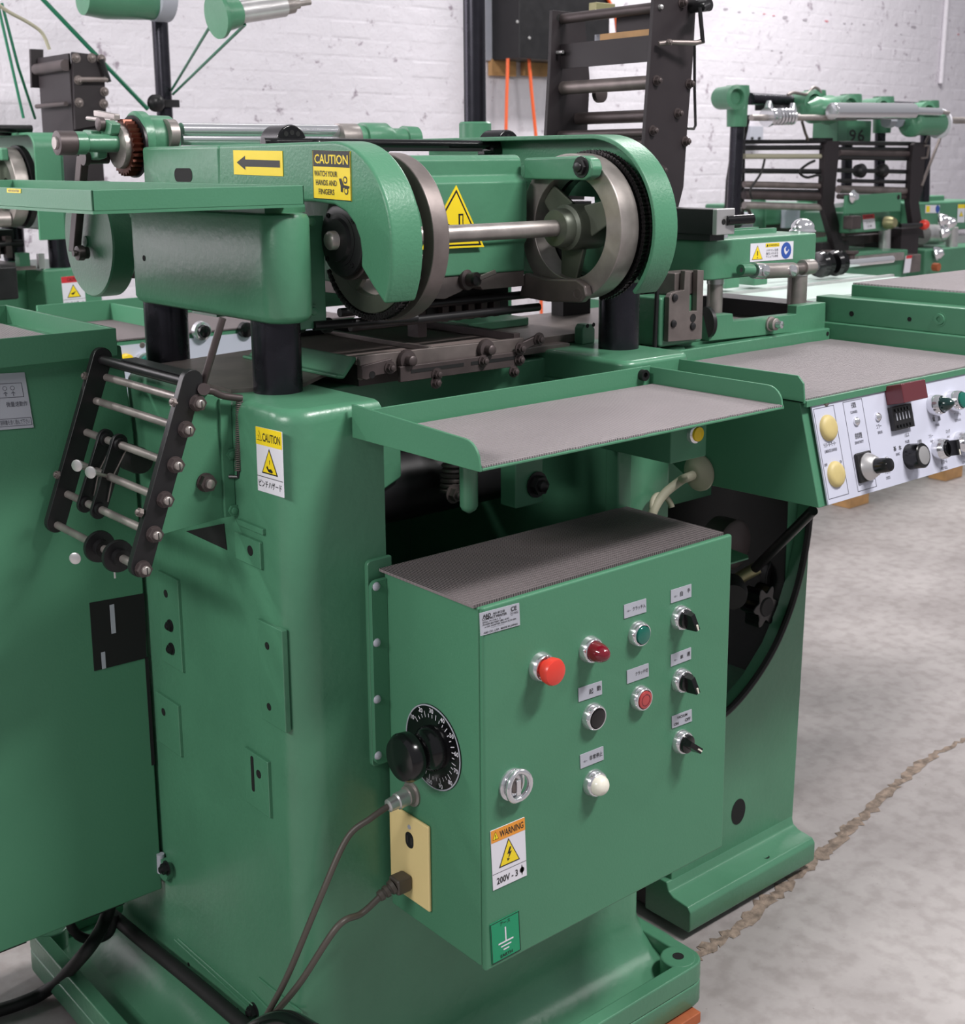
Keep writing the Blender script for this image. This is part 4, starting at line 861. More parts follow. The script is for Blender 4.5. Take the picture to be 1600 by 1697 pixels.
# ================================================================== console unit at the right
KX, A1, B1 = .68, V((0, -.034, 1.199)), V((0, -.080, 1.023))
cu = thing('console_unit', 'green console with grey instrument panel and mat-lined tray on top', 'console', (1.2, .2, 1.02))
part('body', MB().prism([(-.030, 1.196), (-.077, 1.023), (.20, 1.017), (.36, 1.10), (.36, 1.196)], 'X', KX, 1.36), GREENS, cu, bevel=.002)
part('tray_pan', MB().box(KX-.004, 1.335, -.040, .37, 1.196, 1.200), GREENS, cu, bevel=.001)
part('left_rim', MB().prism([(.37, 1.196), (.37, 1.240), (-.026, 1.242), (-.038, 1.230), (-.042, 1.196)], 'X', KX-.004, KX), GREENS, cu, bevel=.001)
e2 = [(KX+.004+k*.03, -.036+random.uniform(-.002, .002)) for k in range(22)]
part('mat', MB().prism(e2+[(1.325, .362)]+[(1.3-k*.06, .362+random.uniform(-.004, .003)) for k in range(10)]+[(KX+.004, .364)], 'Z', 1.2003, 1.203), MATG, cu, label='smooth grey mat in the console tray')
part('front_lip', MB().box(KX, 1.36, -.044, -.038, 1.190, 1.2005), GREENS, cu)
part('back_rim', MB().box(KX-.01, 1.335, .370, .40, 1.10, 1.226), GREENC, cu, bevel=.003)
part('right_wall', MB().box(1.335, 1.36, -.042, .39, 1.15, 1.238), GREENC, cu, bevel=.003)
part('right_wall_top', MB().box(1.347, 1.40, -.042, .42, 1.238, 1.293), GREENC, cu, bevel=.002)
for q, r in (((1412, 520), .006), ((1508, 529), .005)): hole(cu, P(*q, 'X', 1.347), NX, r)
p = P(1558, 529, 'X', 1.347); part('socket_screw', MB().lathe(p, NX, [(0, .015), (.001, .015), (.001, .012), (.004, .011), (.004, .006), (.001, .005)], 24), GREENC, cu)
p = P(1372, 553, 'Y', .37); hole(cu, p, NY, .005)
sp = thing('side_box', 'low green box with a grey mat on its top, right of the console tray', 'box', (1.7, .13, 1.10))
part('body', MB().box(1.402, 2.0, -.10, .366, 1.10, 1.318), GREENS, sp, bevel=.002); part('mat', MB().box(1.404, 2.0, -.10, .364, 1.3183, 1.322), MATG, sp)
# instrument panel
pn_n = V((0, -(A1.z-B1.z), -(B1.y-A1.y)*-1)); pn_n = V((0, -(A1.z-B1.z), (A1.y-B1.y))).normalized()
def pp(x, y, off=0.):
    d_ = ray(x, y); o_ = A1+pn_n*off; return CAM+d_*((o_-CAM).dot(pn_n)/d_.dot(pn_n))
def pc(x, y, off=.004): return pp(1340+x/6.154, 600+y/6.154, off)
vdn = (B1-A1).normalized()
ptl = pp(1337, 672); Lp = (B1-A1).length
panel = Decal(cu, 'instrument_panel', V((KX+.018, *(A1+vdn*.006).yz))+pn_n*.001, V((1.345, *(A1+vdn*.006).yz))+pn_n*.001, V((KX+.018, *(A1+vdn*(Lp-.003)).yz))+pn_n*.001, PANEL, .003)
PU, PV = panel.U.length, panel.Vv.length
def uv(x, y):
    p = pc(x, y)-panel.o; return p.dot(panel.U)/PU**2, p.dot(panel.Vv)/PV**2
def ptext(t, x, y, hpx, m=INK, wpx=None):
    u, v = uv(x, y); panel.text(t, u, v, hpx/6.154*2.05/F/PV, m, wpx/6.154*2.3/F/PU if wpx else None)
def rframe(cs, t=.0011):
    (u0, v0), (u1, v1) = uv(*cs[0]), uv(*cs[1]); panel.frame(u0, v0, u1, v1, t, INKG)
rframe(((50, 480), (415, 1345))); rframe(((350, 410), (700, 1270)))
for t, x, y, h_, w_ in (('光電管', 460, 440, 50, 80), ('SCANNER', 465, 508, 30, 115), ('感度調整', 512, 750, 50, 120), ('SENSITIVITY', 520, 815, 30, 150), ('エラー', 720, 655, 42, 85), ('ERROR', 733, 715, 32, 80), ('ラミネーターモーター', 220, 840, 40, 200), ('LAMINATE UNWIND', 230, 900, 34, 200),
                        ('OFF', 178, 1050, 32, 50), ('ON', 330, 1015, 32, 30), ('チェック', 810, 1115, 42, 100), ('CHECK', 815, 1178, 34, 75), ('パルス', 1005, 745, 40, 80), ('PULSE', 1010, 810, 32, 75), ('基', 882, 885, 44, None), ('本', 935, 875, 44, None), ('BASIC', 915, 938, 30, 70), ('光電管', 1135, 815, 42, 80),
                        ('電', 1280, 585, 44, None), ('源', 1335, 575, 44, None), ('POWER', 1318, 640, 30, 75), ('クラッチ入', 1520, 530, 40, 130), ('CLUTCH ON', 1525, 592, 28, 120), ('フリー', 1250, 755, 38, 80), ('ロック', 1425, 705, 38, 75), ('FREE', 1260, 808, 26, 55), ('LOCK', 1430, 760, 26, 55), ('送りロール', 1385, 1015, 42, 120), ('FEED ROLL', 1388, 1078, 34, 125), ('クラッチ切', 1590, 965, 40, 120), ('CLUTCH OFF', 1600, 1020, 28, 120)):
    ptext(t, x, y, h_, INK if h_ > 36 else INKG, w_)
panel.done(); PN = panel.ob
def onp(nm, x, y, prof, m, n=32, par=None, label=None): return part(nm, MB().lathe(pc(x, y), pn_n, prof, n), m, par or PN, label=label)
for x, y in ((200, 672), (278, 1145)): onp('blank_cap', x, y, [(0, .0225), (.003, .0222), (.006, .020), (.0085, .014), (.009, .004)], TAN, 36)
onp('screw', 182, 412, [(0, .007), (.002, .006), (.003, .003)], STEELD, 14)
for x, y in ((488, 606), (708, 560), (788, 1008)): onp('led_dome', x, y, [(0, .0078), (.003, .0075), (.006, .004), (.007, .001)], CHROME, 18)
kb = part('knob_base', MB().obox(pc(560, 1070)-V((.022, 0, 0))-vdn*.026, V((.046, 0, 0)), vdn*.052, pn_n*.006), BLACK, PN, bevel=.003)
onp('knob_cone', 585, 1070, [(.006, .024), (.008, .0245), (.022, .017), (.024, .013)], ALU, 36, kb); onp('knob', 585, 1070, [(.02, .0135), (.045, .0125), (.050, .011), (.052, .004)], BLACKG, 30, kb)
a = pc(770, 250); cbx = part('counter_hood', MB().obox(a, V((.077, 0, 0)), vdn*.034, pn_n*.036), MAROON, PN, bevel=.0015)
a = pc(805, 470); th_ = part('thumbwheel_block', MB().obox(a, V((.062, 0, 0)), vdn*.042, pn_n*.010), BLACK, PN, bevel=.001)
for k in range(5):
    part('thumbwheel', MB().obox(a+V((.008+.0098*k, 0, 0))+vdn*.012+pn_n*.010, V((.0022, 0, 0)), vdn*.013, pn_n*.0012), GREYP, th_)
    for dv_ in (.004, .033): part('push_tab', MB().obox(a+V((.0065+.0098*k, 0, 0))+vdn*dv_+pn_n*.010, V((.006, 0, 0)), vdn*.005, pn_n*.002), BLACKG, th_)
BZP = [(0, .0205), (.010, .0200), (.012, .0195), (.020, .0175), (.022, .016), (.020, .0145)]
q = onp('pilot_lamp', 1268, 445, BZP, CHROME, 36, None, 'dark green cone pilot lamp'); onp('lens', 1268, 445, [(.018, .0145), (.026, .0145), (.036, .010), (.043, .004), (.044, .001)], GRND, 30, q)
q = onp('push_button', 1468, 400, BZP, CHROME, 36, None, 'green push button'); onp('button_cap', 1468, 400, [(.018, .0145), (.025, .0143), (.026, .012)], GRNL, 30, q)
q = onp('rotary_knob', 1040, 965, [(0, .0235), (.026, .0225), (.028, .0205)], BLACKG, 36, None, 'black round knob with bright end cap'); onp('knob_cap', 1040, 965, [(.028, .0165), (.0292, .0165), (.0296, .015)], ALU, 30, q)
q = onp('selector_switch', 1318, 890, BZP, CHROME, 36, None, 'black selector switch'); c = pc(1318, 890)
part('knob', MB().lathe(c, pn_n, [(.018, .0145), (.026, .014)], 24).obox(c+pn_n*.026-V((.005, 0, 0))-vdn*.014, V((.010, 0, 0)), vdn*.028, pn_n*.018), BLACKG, q, bevel=.001)
part('pointer', MB().obox(c+pn_n*.044-V((.0015, 0, 0))+vdn*.004, V((.003, 0, 0)), vdn*.010, pn_n*.0006), MILK, q)
q = onp('push_button', 1545, 820, BZP, CHROME, 36, None, 'red push button'); onp('button_cap', 1545, 820, [(.018, .0145), (.026, .0143), (.027, .012)], REDP, 30, q)

# ================================================================== right pedestal with the round opening
LY = .33
lg = thing('right_pedestal', 'green right pedestal with a large round opening, left of the bare floor', 'machine frame', (1.0, .6, 0))
arcp = [P(*q, 'Y', LY) for q in ((1343, 850), (1337, 900), (1326, 955), (1308, 1015), (1284, 1072), (1252, 1125), (1215, 1170), (1180, 1198), (1140, 1222))]
poly = [(.80, .10), (1.218, .10), (1.240, .90)]+[(p.x, p.z) for p in arcp]+[(.80, arcp[-1].z-.01)]
part('front_plate', MB().prism(poly, 'Y', LY, LY+.035), GREENC, lg, bevel=.003)
fprof = [(LY-.062, .022), (LY-.066, .030), (LY-.066, .070), (LY-.058, .080), (LY-.020, .084), (LY-.006, .092), (LY, .110), (LY+.06, .110), (LY+.06, .022)]
part('foot', MB().prism(fprof, 'X', .785, 1.215), GREENC, lg, bevel=.003)
hole(lg, P(1270, 1420, 'Z', .081), (0, 0, 1), .008)
p = P(1224, 1345, 'Y', LY); part('bore', MB().prism([(p.x+.024*math.cos(t), p.z+.030*math.sin(t)) for t in [2*math.pi*k/24 for k in range(24)]], 'Y', LY-.0008, LY), DARK, lg)
part('opening_edge', MB().tube([(p.x-.002, LY-.002, p.z+.001) for p in arcp], .0075, 8, 4), RUBBER, lg)
part('right_wall', MB().prism([(LY+.035, .02), (LY+.035, 1.02), (.95, 1.02), (.95, .02)], 'X', 1.20, 1.240), GREENC, lg)
part('inner_shade_sheet', MB().box(1.196, 1.20, LY+.035, .92, .43, 1.0), BLACK, lg)  # added black sheet in place of shade on the wall's inner face
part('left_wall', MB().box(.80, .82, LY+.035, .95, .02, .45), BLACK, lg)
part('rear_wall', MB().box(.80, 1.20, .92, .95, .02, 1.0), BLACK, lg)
part('inner_shelf', MB().box(.82, 1.20, LY+.035, .92, .40, .43), GREENC, lg)
part('hanger_plate', MB().box(.80, 1.10, .50, .515, .86, 1.03), GREENS, lg)
hwc = P(1284, 950, 'Y', .42); part('hand_wheel', MB().ring(hwc, NY, .040, .056, .02, 40), BLACK, lg, bevel=.004)
part('wheel_spoke', MB().box(hwc.x-.045, hwc.x+.045, .403, .416, hwc.z-.008, hwc.z+.008), BLACK, lg)
part('push_bar', MB().cyl(P(1348, 846, 'Y', .16), P(1252, 942, 'Y', .38), .0105, 14), BLACK, lg)
part('brass_sleeve', MB().cyl(P(1257, 940, 'Y', .38), P(1208, 968, 'Y', .42), .014, 16), BRASS, lg)
kc = P(1268, 1005, 'Y', .35); kp = []
for k in range(48):
    t = 2*math.pi*k/48; r_ = .036+.008*math.cos(6*t); kp.append((kc.x+r_*math.cos(t), kc.z+r_*math.sin(t)*1.15))
part('star_knob', MB().prism(kp, 'Y', .345, .385), BLACKG, lg, bevel=.005)
part('knob_face', MB().lathe((kc.x, .345, kc.z), NY, [(0, .022), (.003, .020)], 28), RUBBER, lg)
part('collar', MB().lathe(P(1215, 990, 'Y', .36), V((.7, .7, .2)), [(0, .03), (.02, .034), (.05, .03), (.06, .02)], 24), RUBBER, lg)
part('motor_can', MB().lathe(P(1188, 895, 'Y', .45), NY, [(0, .055), (.05, .055), (.055, .048)], 32), IRON, lg)
part('small_shelf', MB().prism([(p.x, p.y) for p in [P(x, y, 'Z', .875) for x, y in ((1190, 915), (1206, 908), (1240, 921), (1241, 925), (1190, 940))]], 'Z', .873, .876), GREENS, lg)
# start box below the front tray, with grommet and hose
sbx = thing('start_box', 'small green box with a yellow button under the right end of the front tray', 'switch box', (.56, .1, 1.07))
sy = .06; a = P(1113, 700, 'Y', sy); c = P(1171, 745, 'Y', sy)
part('body', MB().box(a.x, c.x, sy, .235, P(1113, 769, 'Y', sy).z, 1.196), GREENS, sbx, bevel=.002)
p = P(1150, 718, 'Y', sy); q = part('button_bezel', MB().lathe(p, NY, [(0, .017), (.006, .016), (.008, .013)], 28), CHROME, sbx); part('button_cap', MB().lathe(p, NY, [(.006, .0125), (.012, .012), (.013, .008)], 24), YELP, q)
hs = thing('beige_hose', 'beige hose with a cone grommet behind the control cabinet', 'hose', tuple(P(1080, 860, 'Y', .22)))
gp = P(1160, 783, 'X', KX-.001); part('grommet', MB().lathe(gp, NX, [(0, .034), (.004, .034), (.018, .018), (.020, .012)], 32), BEIGE, hs)
part('hose', MB().tube([gp, gp+V((-.035, .0, -.004)), P(1128, 797, 'Y', .20), P(1100, 820, 'Y', .21), P(1082, 850, 'Y', .21), P(1076, 885, 'Y', .21)], .0085, 12, 6), BEIGE, hs)
cl_ = P(1098, 845, 'Y', .21); part('loop', MB().tube([cl_+V((.026*math.cos(t), .01*math.sin(t), .026*math.sin(t))) for t in [math.pi*(1.15*k/16) for k in range(17)]], .0055, 10), BEIGE, hs)

# ================================================================== die station on the right unit
def zc(x, y, ax_='Y', v=.385): return P(1060+x/4.706, 340+y/4.706, ax_, v)
ds = thing('die_station', 'green clamp block on bright posts above a stepped side plate', 'die unit', (1.05, .45, 1.2))
pts = [zc(*q) for q in ((545, 1060), (568, 860), (730, 845), (735, 905), (1225, 850), (1230, 785), (1455, 758), (1450, 965))]
part('side_plate', MB().prism([(p.x, p.z) for p in pts], 'Y', .385, .41), GREENC, ds, bevel=.0015)
part('bed', MB().box(.74, 1.34, .40, .95, 1.05, 1.232), GREENC, ds); part('bed_top', MB().box(.74, 1.34, .41, .95, 1.232, 1.236), STEELD, ds)
part('raised_block', MB().box(1.315, 1.40, .41, .72, 1.236, 1.273), IRONP, ds)
part('front_apron', MB().box(.715, .86, .375, .45, 1.12, 1.232), GREENC, ds, bevel=.006)
BY = .43
tlb, trb, blb = zc(560, 262, 'Y', BY), zc(1385, 228, 'Y', BY), zc(600, 585, 'Y', BY)
zt_, zb_ = (tlb.z+trb.z)/2, blb.z
o8 = rrect(tlb.x-.012, trb.x, BY, .80, .030, 6, (0, 0, 1, 0))
part('clamp_block', MB().prism(o8, 'Z', zb_, zt_), GREENC, ds, bevel=.004)
part('block_rib', MB().box(tlb.x+.06, trb.x-.04, BY+.08, BY+.09, zt_, zt_+.010).box(tlb.x+.06, trb.x-.04, BY+.13, BY+.14, zt_, zt_+.010), GREENC, ds)
for (x, w_) in ((595, .0165), (1235, .022)):
    p = zc(x, 700, 'Y', .46); z0 = 1.236
    q = part('bright_post', MB().lathe((p.x, .462, z0), (0, 0, 1), [(0, w_), (zb_-z0, w_)], 28), STEEL, ds); part('collar', MB().lathe((p.x, .462, zb_-.012), (0, 0, 1), [(0, w_*1.08), (.012, w_*1.08)], 28), ALU, q)
p = zc(640, 215, 'Y', .47); part('chrome_cap', MB().lathe((p.x, .47, zt_), (0, 0, 1), [(0, .014), (.010, .014), (.013, .012), (.022, .011), (.024, .006)], 24), CHROME, ds)
p = zc(1275, 165, 'Y', .48); part('acorn_nut', MB().lathe((p.x, .48, zt_), (0, 0, 1), [(0, .030), (.003, .030), (.006, .026), (.014, .026), (.019, .0235), (.024, .019), (.028, .012), (.030, .004)], 24), CHROME, ds)
# toggle bars on the face
for x0, y0, x1, y1, r_, m_ in ((790, 505, 880, 505, .012, GREENC), (890, 510, 960, 515, .017, CHROME), (960, 515, 1200, 505, .0165, STEEL), (1215, 500, 1280, 490, .012, STEELD), (1270, 485, 1345, 480, .017, STEEL)):
    part('toggle_bar', MB().cyl(zc(x0, y0, 'Y', BY-.022), zc(x1, y1, 'Y', BY-.022), r_, 20), m_, ds, bevel=.001)
for x in (975, 1190): part('slotted_screw', MB().lathe(zc(x, 510, 'Y', BY-.036), NY, [(0, .013), (.006, .012), (.007, .010)], 20), CHROME, ds)
part('bar_bore', MB().lathe(zc(1345, 480, 'Y', BY-.022), (1, -.03, 0), [(0, .0172), (.001, .017), (.001, .011), (-.006, .010)], 20), STEEL, ds)
hole(ds, zc(795, 505, 'Y', BY-.034), NY, .005)
d = Decal(ds, 'warning_sticker', zc(865, 300, 'Y', BY), zc(1200, 280, 'Y', BY), zc(860, 443, 'Y', BY), WHITE)
d.tri(.16, .60, .25, .80, INKG, YELLOW, .1); d.rect(.15, .42, .17, .68, INK, 'pictogram', .0004); d.rect(.15, .76, .17, .82, INK, 'pictogram', .0004)
d.rect(.345, .04, .665, .25, YELLOW); d.text('▲WARNING', .505, .15, .13, INK, .29)
for k, t in enumerate(('ハサマレ注意', '指を入れるな', 'マニュアル参照')): d.text(t, .5, .43+.17*k, .11, INKG, .28)
d.disc(.83, .5, .018, INKB); d.poly([(.775, .40), (.81, .27), (.86, .33), (.895, .48), (.86, .62), (.82, .74), (.785, .60)], WHITE, 'pictogram', .0003); d.disc(.845, .42, .005, INKB, h=.0005); d.done()
p = zc(1020, 925, 'Y', .385); q = part('side_bolt', MB().lathe(p, NY, [(0, .016), (.004, .016), (.005, .013), (.016, .013), (.018, .010)], 24), STEEL, ds); part('bolt_end', MB().lathe(p+NY*.018, V((.15, -1, 0)), [(0, .008), (.012, .008), (.014, .005)], 18), CHROME, q)
# notched steel guide bracket
gb = thing('guide_bracket', 'grey steel plate with a square notch bolted to a green bracket', 'bracket', tuple(zc(350, 1060, 'Y', .36)))
pts = [zc(*q, 'Y', .36) for q in ((225, 1066), (235, 720), (250, 690), (280, 675), (350, 662), (358, 512), (400, 512), (392, 830), (448, 824), (455, 505), (505, 508), (488, 1045))]
part('plate', MB().prism([(p.x, p.z) for p in pts], 'Y', .36, .372), STEELD, gb, bevel=.001)
a, c = zc(165, 720, 'Y', .374), zc(490, 1075, 'Y', .374); part('bracket', MB().box(a.x, c.x, .374, .44, 1.236, a.z), GREENC, gb, bevel=.006)
part('slide_block', MB().box(zc(290, 0, 'Y', .374).x, zc(505, 0, 'Y', .374).x, .374, .42, a.z, zc(400, 520, 'Y', .374).z), STEELD, gb, bevel=.002)
for q in ((275, 722), (265, 925), (415, 945)): part('button_screw', MB().lathe(zc(*q, 'Y', .36), NY, [(0, .008), (.003, .007), (.005, .003)], 16), BLACK, gb)
hole(gb, zc(418, 880, 'Y', .36), NY, .0085)
part('knurled_disc', MB().lathe(zc(515, 915, 'Y', .40), (1, -.3, 0), [(0, .032), (.008, .032)], 28), BLACK, gb)
rdm = thing('stop_rod', 'thin upright black rod with a white tip beside the right pillar', 'rod', tuple(zc(122, 1105, 'Y', .38)))
a, c = zc(118, 1110, 'Y', .38), zc(140, 640, 'Y', .38)
part('rod', MB().cyl(a, c, .0045, 10), BLACK, rdm); part('tip', MB().obox(c+V((-.012, 0, -.005)), V((.012, 0, 0)), V((0, .008, 0)), V((0, 0, .018))), WHITE, rdm); part('base', MB().cyl(a, a+V((0, 0, -.006)), .012, 14), BLACK, rdm)
# dark sensor box with chrome end
cx_ = .965
sn = thing('sensor_box', 'dark box with a chrome end plate on the die station', 'sensor', tuple(P(1180, 388, 'X', cx_)))
a, c = P(1182, 347, 'X', cx_), P(1182, 389, 'X', cx_); far = P(1100, 345, 'X', cx_).y
part('body', MB().box(cx_, cx_+.055, a.y, far+.1, c.z, a.z), BLACK, sn, bevel=.001); part('end_plate', MB().box(cx_-.001, cx_+.056, a.y-.012, a.y, c.z-.001, a.z+.001), ALU, sn, bevel=.002)
part('clamp_handle', MB().cyl((cx_+.03, a.y-.012, (a.z+c.z)/2+.002), (cx_+.09, a.y-.03, (a.z+c.z)/2+.004), .010, 16), BLACKG, sn); hole(sn, (cx_+.02, a.y-.012, (a.z+c.z)/2), NY, .006)
part('stand', MB().box(cx_+.005, cx_+.05, a.y+.01, far, zt_, c.z), BLACK, sn)
# bright rear table and black rollers seen past the posts
rt2 = thing('outfeed_table', 'bright steel table strip with black rollers behind the die station', 'table', (1.6, 1.1, 1.2))
part('top', MB().box(1.45, 2.5, .75, 1.30, 1.215, 1.229), MINT, rt2, bevel=.002); part('rail', MB().box(1.45, 2.5, .95, .965, 1.229, 1.236), ALU, rt2)
part('frame', MB().box(1.45, 1.60, 1.0, 1.25, .0, 1.215), GREENS, rt2)
p = P(1345, 470, 'Y', 1.0); part('roller_shaft', MB().cyl((p.x-.1, 1.05, 1.27), (p.x+.5, 1.05, 1.27), .012, 14), CHROME, rt2)
for x in (1375, 1398): p = P(x, 460, 'Y', 1.02); part('roller', MB().lathe((p.x-.025, 1.05, 1.275), (1, 0, 0), [(0, .012), (.004, .036), (.02, .040), (.03, .026), (.036, .026), (.046, .038), (.05, .012)], 28), BLACKG, rt2)
for x in (1215, 1262): p = P(x, 466, 'Y', 1.0); part('guide_block', MB().box(p.x-.03, p.x+.03, 1.0, 1.06, 1.24, 1.285), GREENC, rt2, bevel=.003)
# ================================================================== black web rack behind the right wheel
def rk(x, y, Y): return P(880+x/4.7125, y/4.7125, 'Y', Y)
RY1, RY2 = .62, .915
wr = thing('web_rack', 'tall black two-plate rack of web rollers behind the right chain wheel', 'roller rack', (1.05, .77, 1.236))
pts = [rk(*q, RY1) for q in ((975, -120), (960, 60), (935, 480), (890, 1100), (872, 1560), (1150, 1640), (1195, 1460), (1225, 1000), (1268, 470), (1292, 30), (1298, -120))]
part('side_plate', MB().prism([(p.x, p.z) for p in pts], 'Y', RY1, RY1+.010), IRONP, wr, bevel=.001)
pts = [rk(*q, RY2) for q in ((170, 78), (345, 98), (420, 110), (462, 620), (440, 1100), (420, 1560), (90, 1560), (118, 1150), (155, 500))]
part('side_plate', MB().prism([(p.x, p.z) for p in pts], 'Y', RY2, RY2+.010), IRONP, wr, bevel=.001)
part('stand', MB().box(rk(900, 0, RY1).x+.01, rk(1150, 0, RY1).x, RY1, RY1+.05, 1.236, 1.50), IRONP, wr)
part('stand', MB().box(rk(900, 0, RY1).x+.01, rk(1150, 0, RY1).x, RY2-.04, RY2, 1.236, 1.50), IRONP, wr)
def rod(y1, x1, r, m, nm='web_rod'):
    p = rk(x1, y1, RY1+.01); return part(nm, MB().cyl((p.x, RY1+.004, p.z), (p.x, RY2+.004, p.z), r, 16), m, wr)
rod(58, 980, .0115, IRON); rod(640, 975, .0150, STEELD); rod(898, 1090, .0140, IRON); rod(1035, 945, .0095, IRON); rod(1125, 1010, .018, IRON); rod(1330, 1020, .012, IRON)
p = rk(965, 375, RY1+.01); part('cross_plate', MB().box(p.x-.002, p.x+.004, RY1+.006, RY2, p.z-.027, p.z+.027), IRONP, wr); part('wood_strip', MB().box(p.x-.002, p.x+.02, RY1+.01, RY1+.17, p.z+.027, p.z+.040), WOOD, wr)
p = rk(1040, 165, RY1+.01); part('rear_plate', MB().box(p.x, p.x+.004, RY1+.01, RY1+.15, p.z-.035, p.z+.03), IRONP, wr)
for q in ((980, 630), (1235, 655), (1145, 885), (950, 1020), (1205, 1105), (1020, 1330), (1180, 20)): bolt(wr, rk(*q, RY1), NY, .0085, .014, IRON, 'rod_nut')
for q in ((1010, 55),): part('stud', MB().lathe(rk(*q, RY1), NY, [(0, .006), (.006, .005), (.008, .002)], 14), ALU, wr)
part('hinge_screw', MB().cyl(rk(205, 410, RY2), rk(205, 410, RY2)+NY*.02, .004, 10), ALU, wr); hole(wr, rk(222, 140, RY2), NY, .008)
p = rk(1255, 55, RY1); ck_ = part('crank_shaft', MB().cyl(p+V((0, .02, 0)), p+NY*.05, .013, 18), BLACK, wr); part('crank_web', MB().tube([p+NY*.045, rk(1335, 60, RY1-.05)], .008, 10), BLACK, ck_); part('crank_bar', MB().tube([rk(1320, 60, RY1-.05), rk(1345, 330, RY1-.05)], .0045, 10), BLACK, ck_)
part('stay_rod', MB().tube([rk(1000, 342, RY1-.01), rk(1085, 330, RY1-.02), rk(1290, 335, RY1-.04), rk(1355, 318, RY1-.05)], .0055, 10), STEELD, wr); bolt(wr, rk(1075, 330, RY1-.022), NY, .007, .010, STEELD, washer=False)
part('wire_hanger', MB().tube([rk(1280, 320, RY1+.02), rk(1280, 700, RY1+.02), rk(1287, 980, RY1+.02), rk(1275, 1005, RY1+.02), rk(1220, 1003, RY1+.02)], .0032, 8), BLACK, wr)
part('connector', MB().box(rk(440, 0, RY2).x, rk(590, 0, RY2).x, RY2-.03, RY2-.005, rk(500, 95, RY2).z, rk(500, 30, RY2).z), BRASS, wr, bevel=.002)
part('small_box', MB().box(rk(500, 0, RY2).x, rk(580, 0, RY2).x, RY2-.02, RY2, rk(540, 325, RY2).z, rk(540, 275, RY2).z), GREYP, wr, bevel=.001)
part('pulley', MB().lathe(rk(525, 735, RY2-.01), NY, [(0, .02), (.012, .02), (.014, .014)], 24), IRON, wr)
# ================================================================== wall panel box and its orange cords
EB = thing('wall_panel_box', 'black electrical box hanging on the white wall, with orange cords', 'electrical box', tuple(P(860, 97, 'Y', WY-.2)))
a, c = P(861, 0, 'Y', WY-.25), P(1010, 100, 'Y', WY-.25); zlo = P(861, 96, 'Y', WY-.25).z
part('body', MB().box(a.x, c.x, WY-.25, WY-.01, zlo, zlo+.6), BLACK, EB, bevel=.003)
part('back_board', MB().box(a.x-.05, c.x, WY-.03, WY-.006, zlo-.0, zlo+.65), GREYP, EB)
part('batten', MB().box(P(812, 110, 'Y', WY-.02).x, P(852, 110, 'Y', WY-.02).x, WY-.04, WY-.006, P(830, 126, 'Y', WY-.02).z, P(830, 99, 'Y', WY-.02).z), WOOD, EB); part('batten', MB().box(P(866, 110, 'Y', WY-.02).x, P(905, 110, 'Y', WY-.02).x, WY-.04, WY-.006, P(880, 126, 'Y', WY-.02).z, P(880, 99, 'Y', WY-.02).z), WOOD, EB)
for q in ((878, 63), (858, 36), (938, 60)): part('rivet', MB().lathe(P(*q, 'Y', WY-.25), NY, [(0, .009), (.004, .006)], 12), ALU, EB)
part('orange_cord', MB().tube([P(842, 97, 'Y', WY-.2), P(840, 160, 'Y', WY-.2), P(838, 260, 'Y', WY-.2), P(836, 420, 'Y', WY-.2), P(836, 700, 'Y', WY-.15)], .009, 8), ORC, EB); part('orange_cord', MB().tube([P(877, 97, 'Y', WY-.2), P(881, 150, 'Y', WY-.2), P(890, 240, 'Y', WY-.2), P(896, 400, 'Y', WY-.2), P(900, 700, 'Y', WY-.15)], .009, 8), ORC, EB)
part('orange_cord', MB().tube([P(980, -60, 'Y', WY-.26), P(1012, 6, 'Y', WY-.26), P(1020, 25, 'Y', WY-.26), P(1024, 60, 'Y', WY-.24)], .009, 8), ORC, EB)
lead('orange_cord', 'orange cord running up beside the top of the black web rack', [P(1165, 10, 'Y', WY-.2), P(1185, -10, 'Y', WY-.2), P(1230, -60, 'Y', WY-.2)], .009, 'cord', ORC, sm=3)
# ================================================================== near unwind column
uc = thing('unwind_column', 'thick dark steel column in a green socket behind the press head', 'column', tuple(P(788, 230, 'Y', 1.1)))
p = P(788, 230, 'Y', 1.1); part('tube', MB().cyl((p.x, 1.1, p.z-.05), (p.x, 1.1, p.z+.55), .0262, 32), PILM, uc)
part('socket', MB().lathe((p.x, 1.1, p.z-.06), (0, 0, 1), [(0, .0385), (.095, .0385), (.099, .035), (.099, .027)], 32), GREENC, uc); part('base', MB().box(p.x-.06, p.x+.06, 1.04, 1.16, 1.0, p.z-.06), GREENC, uc)
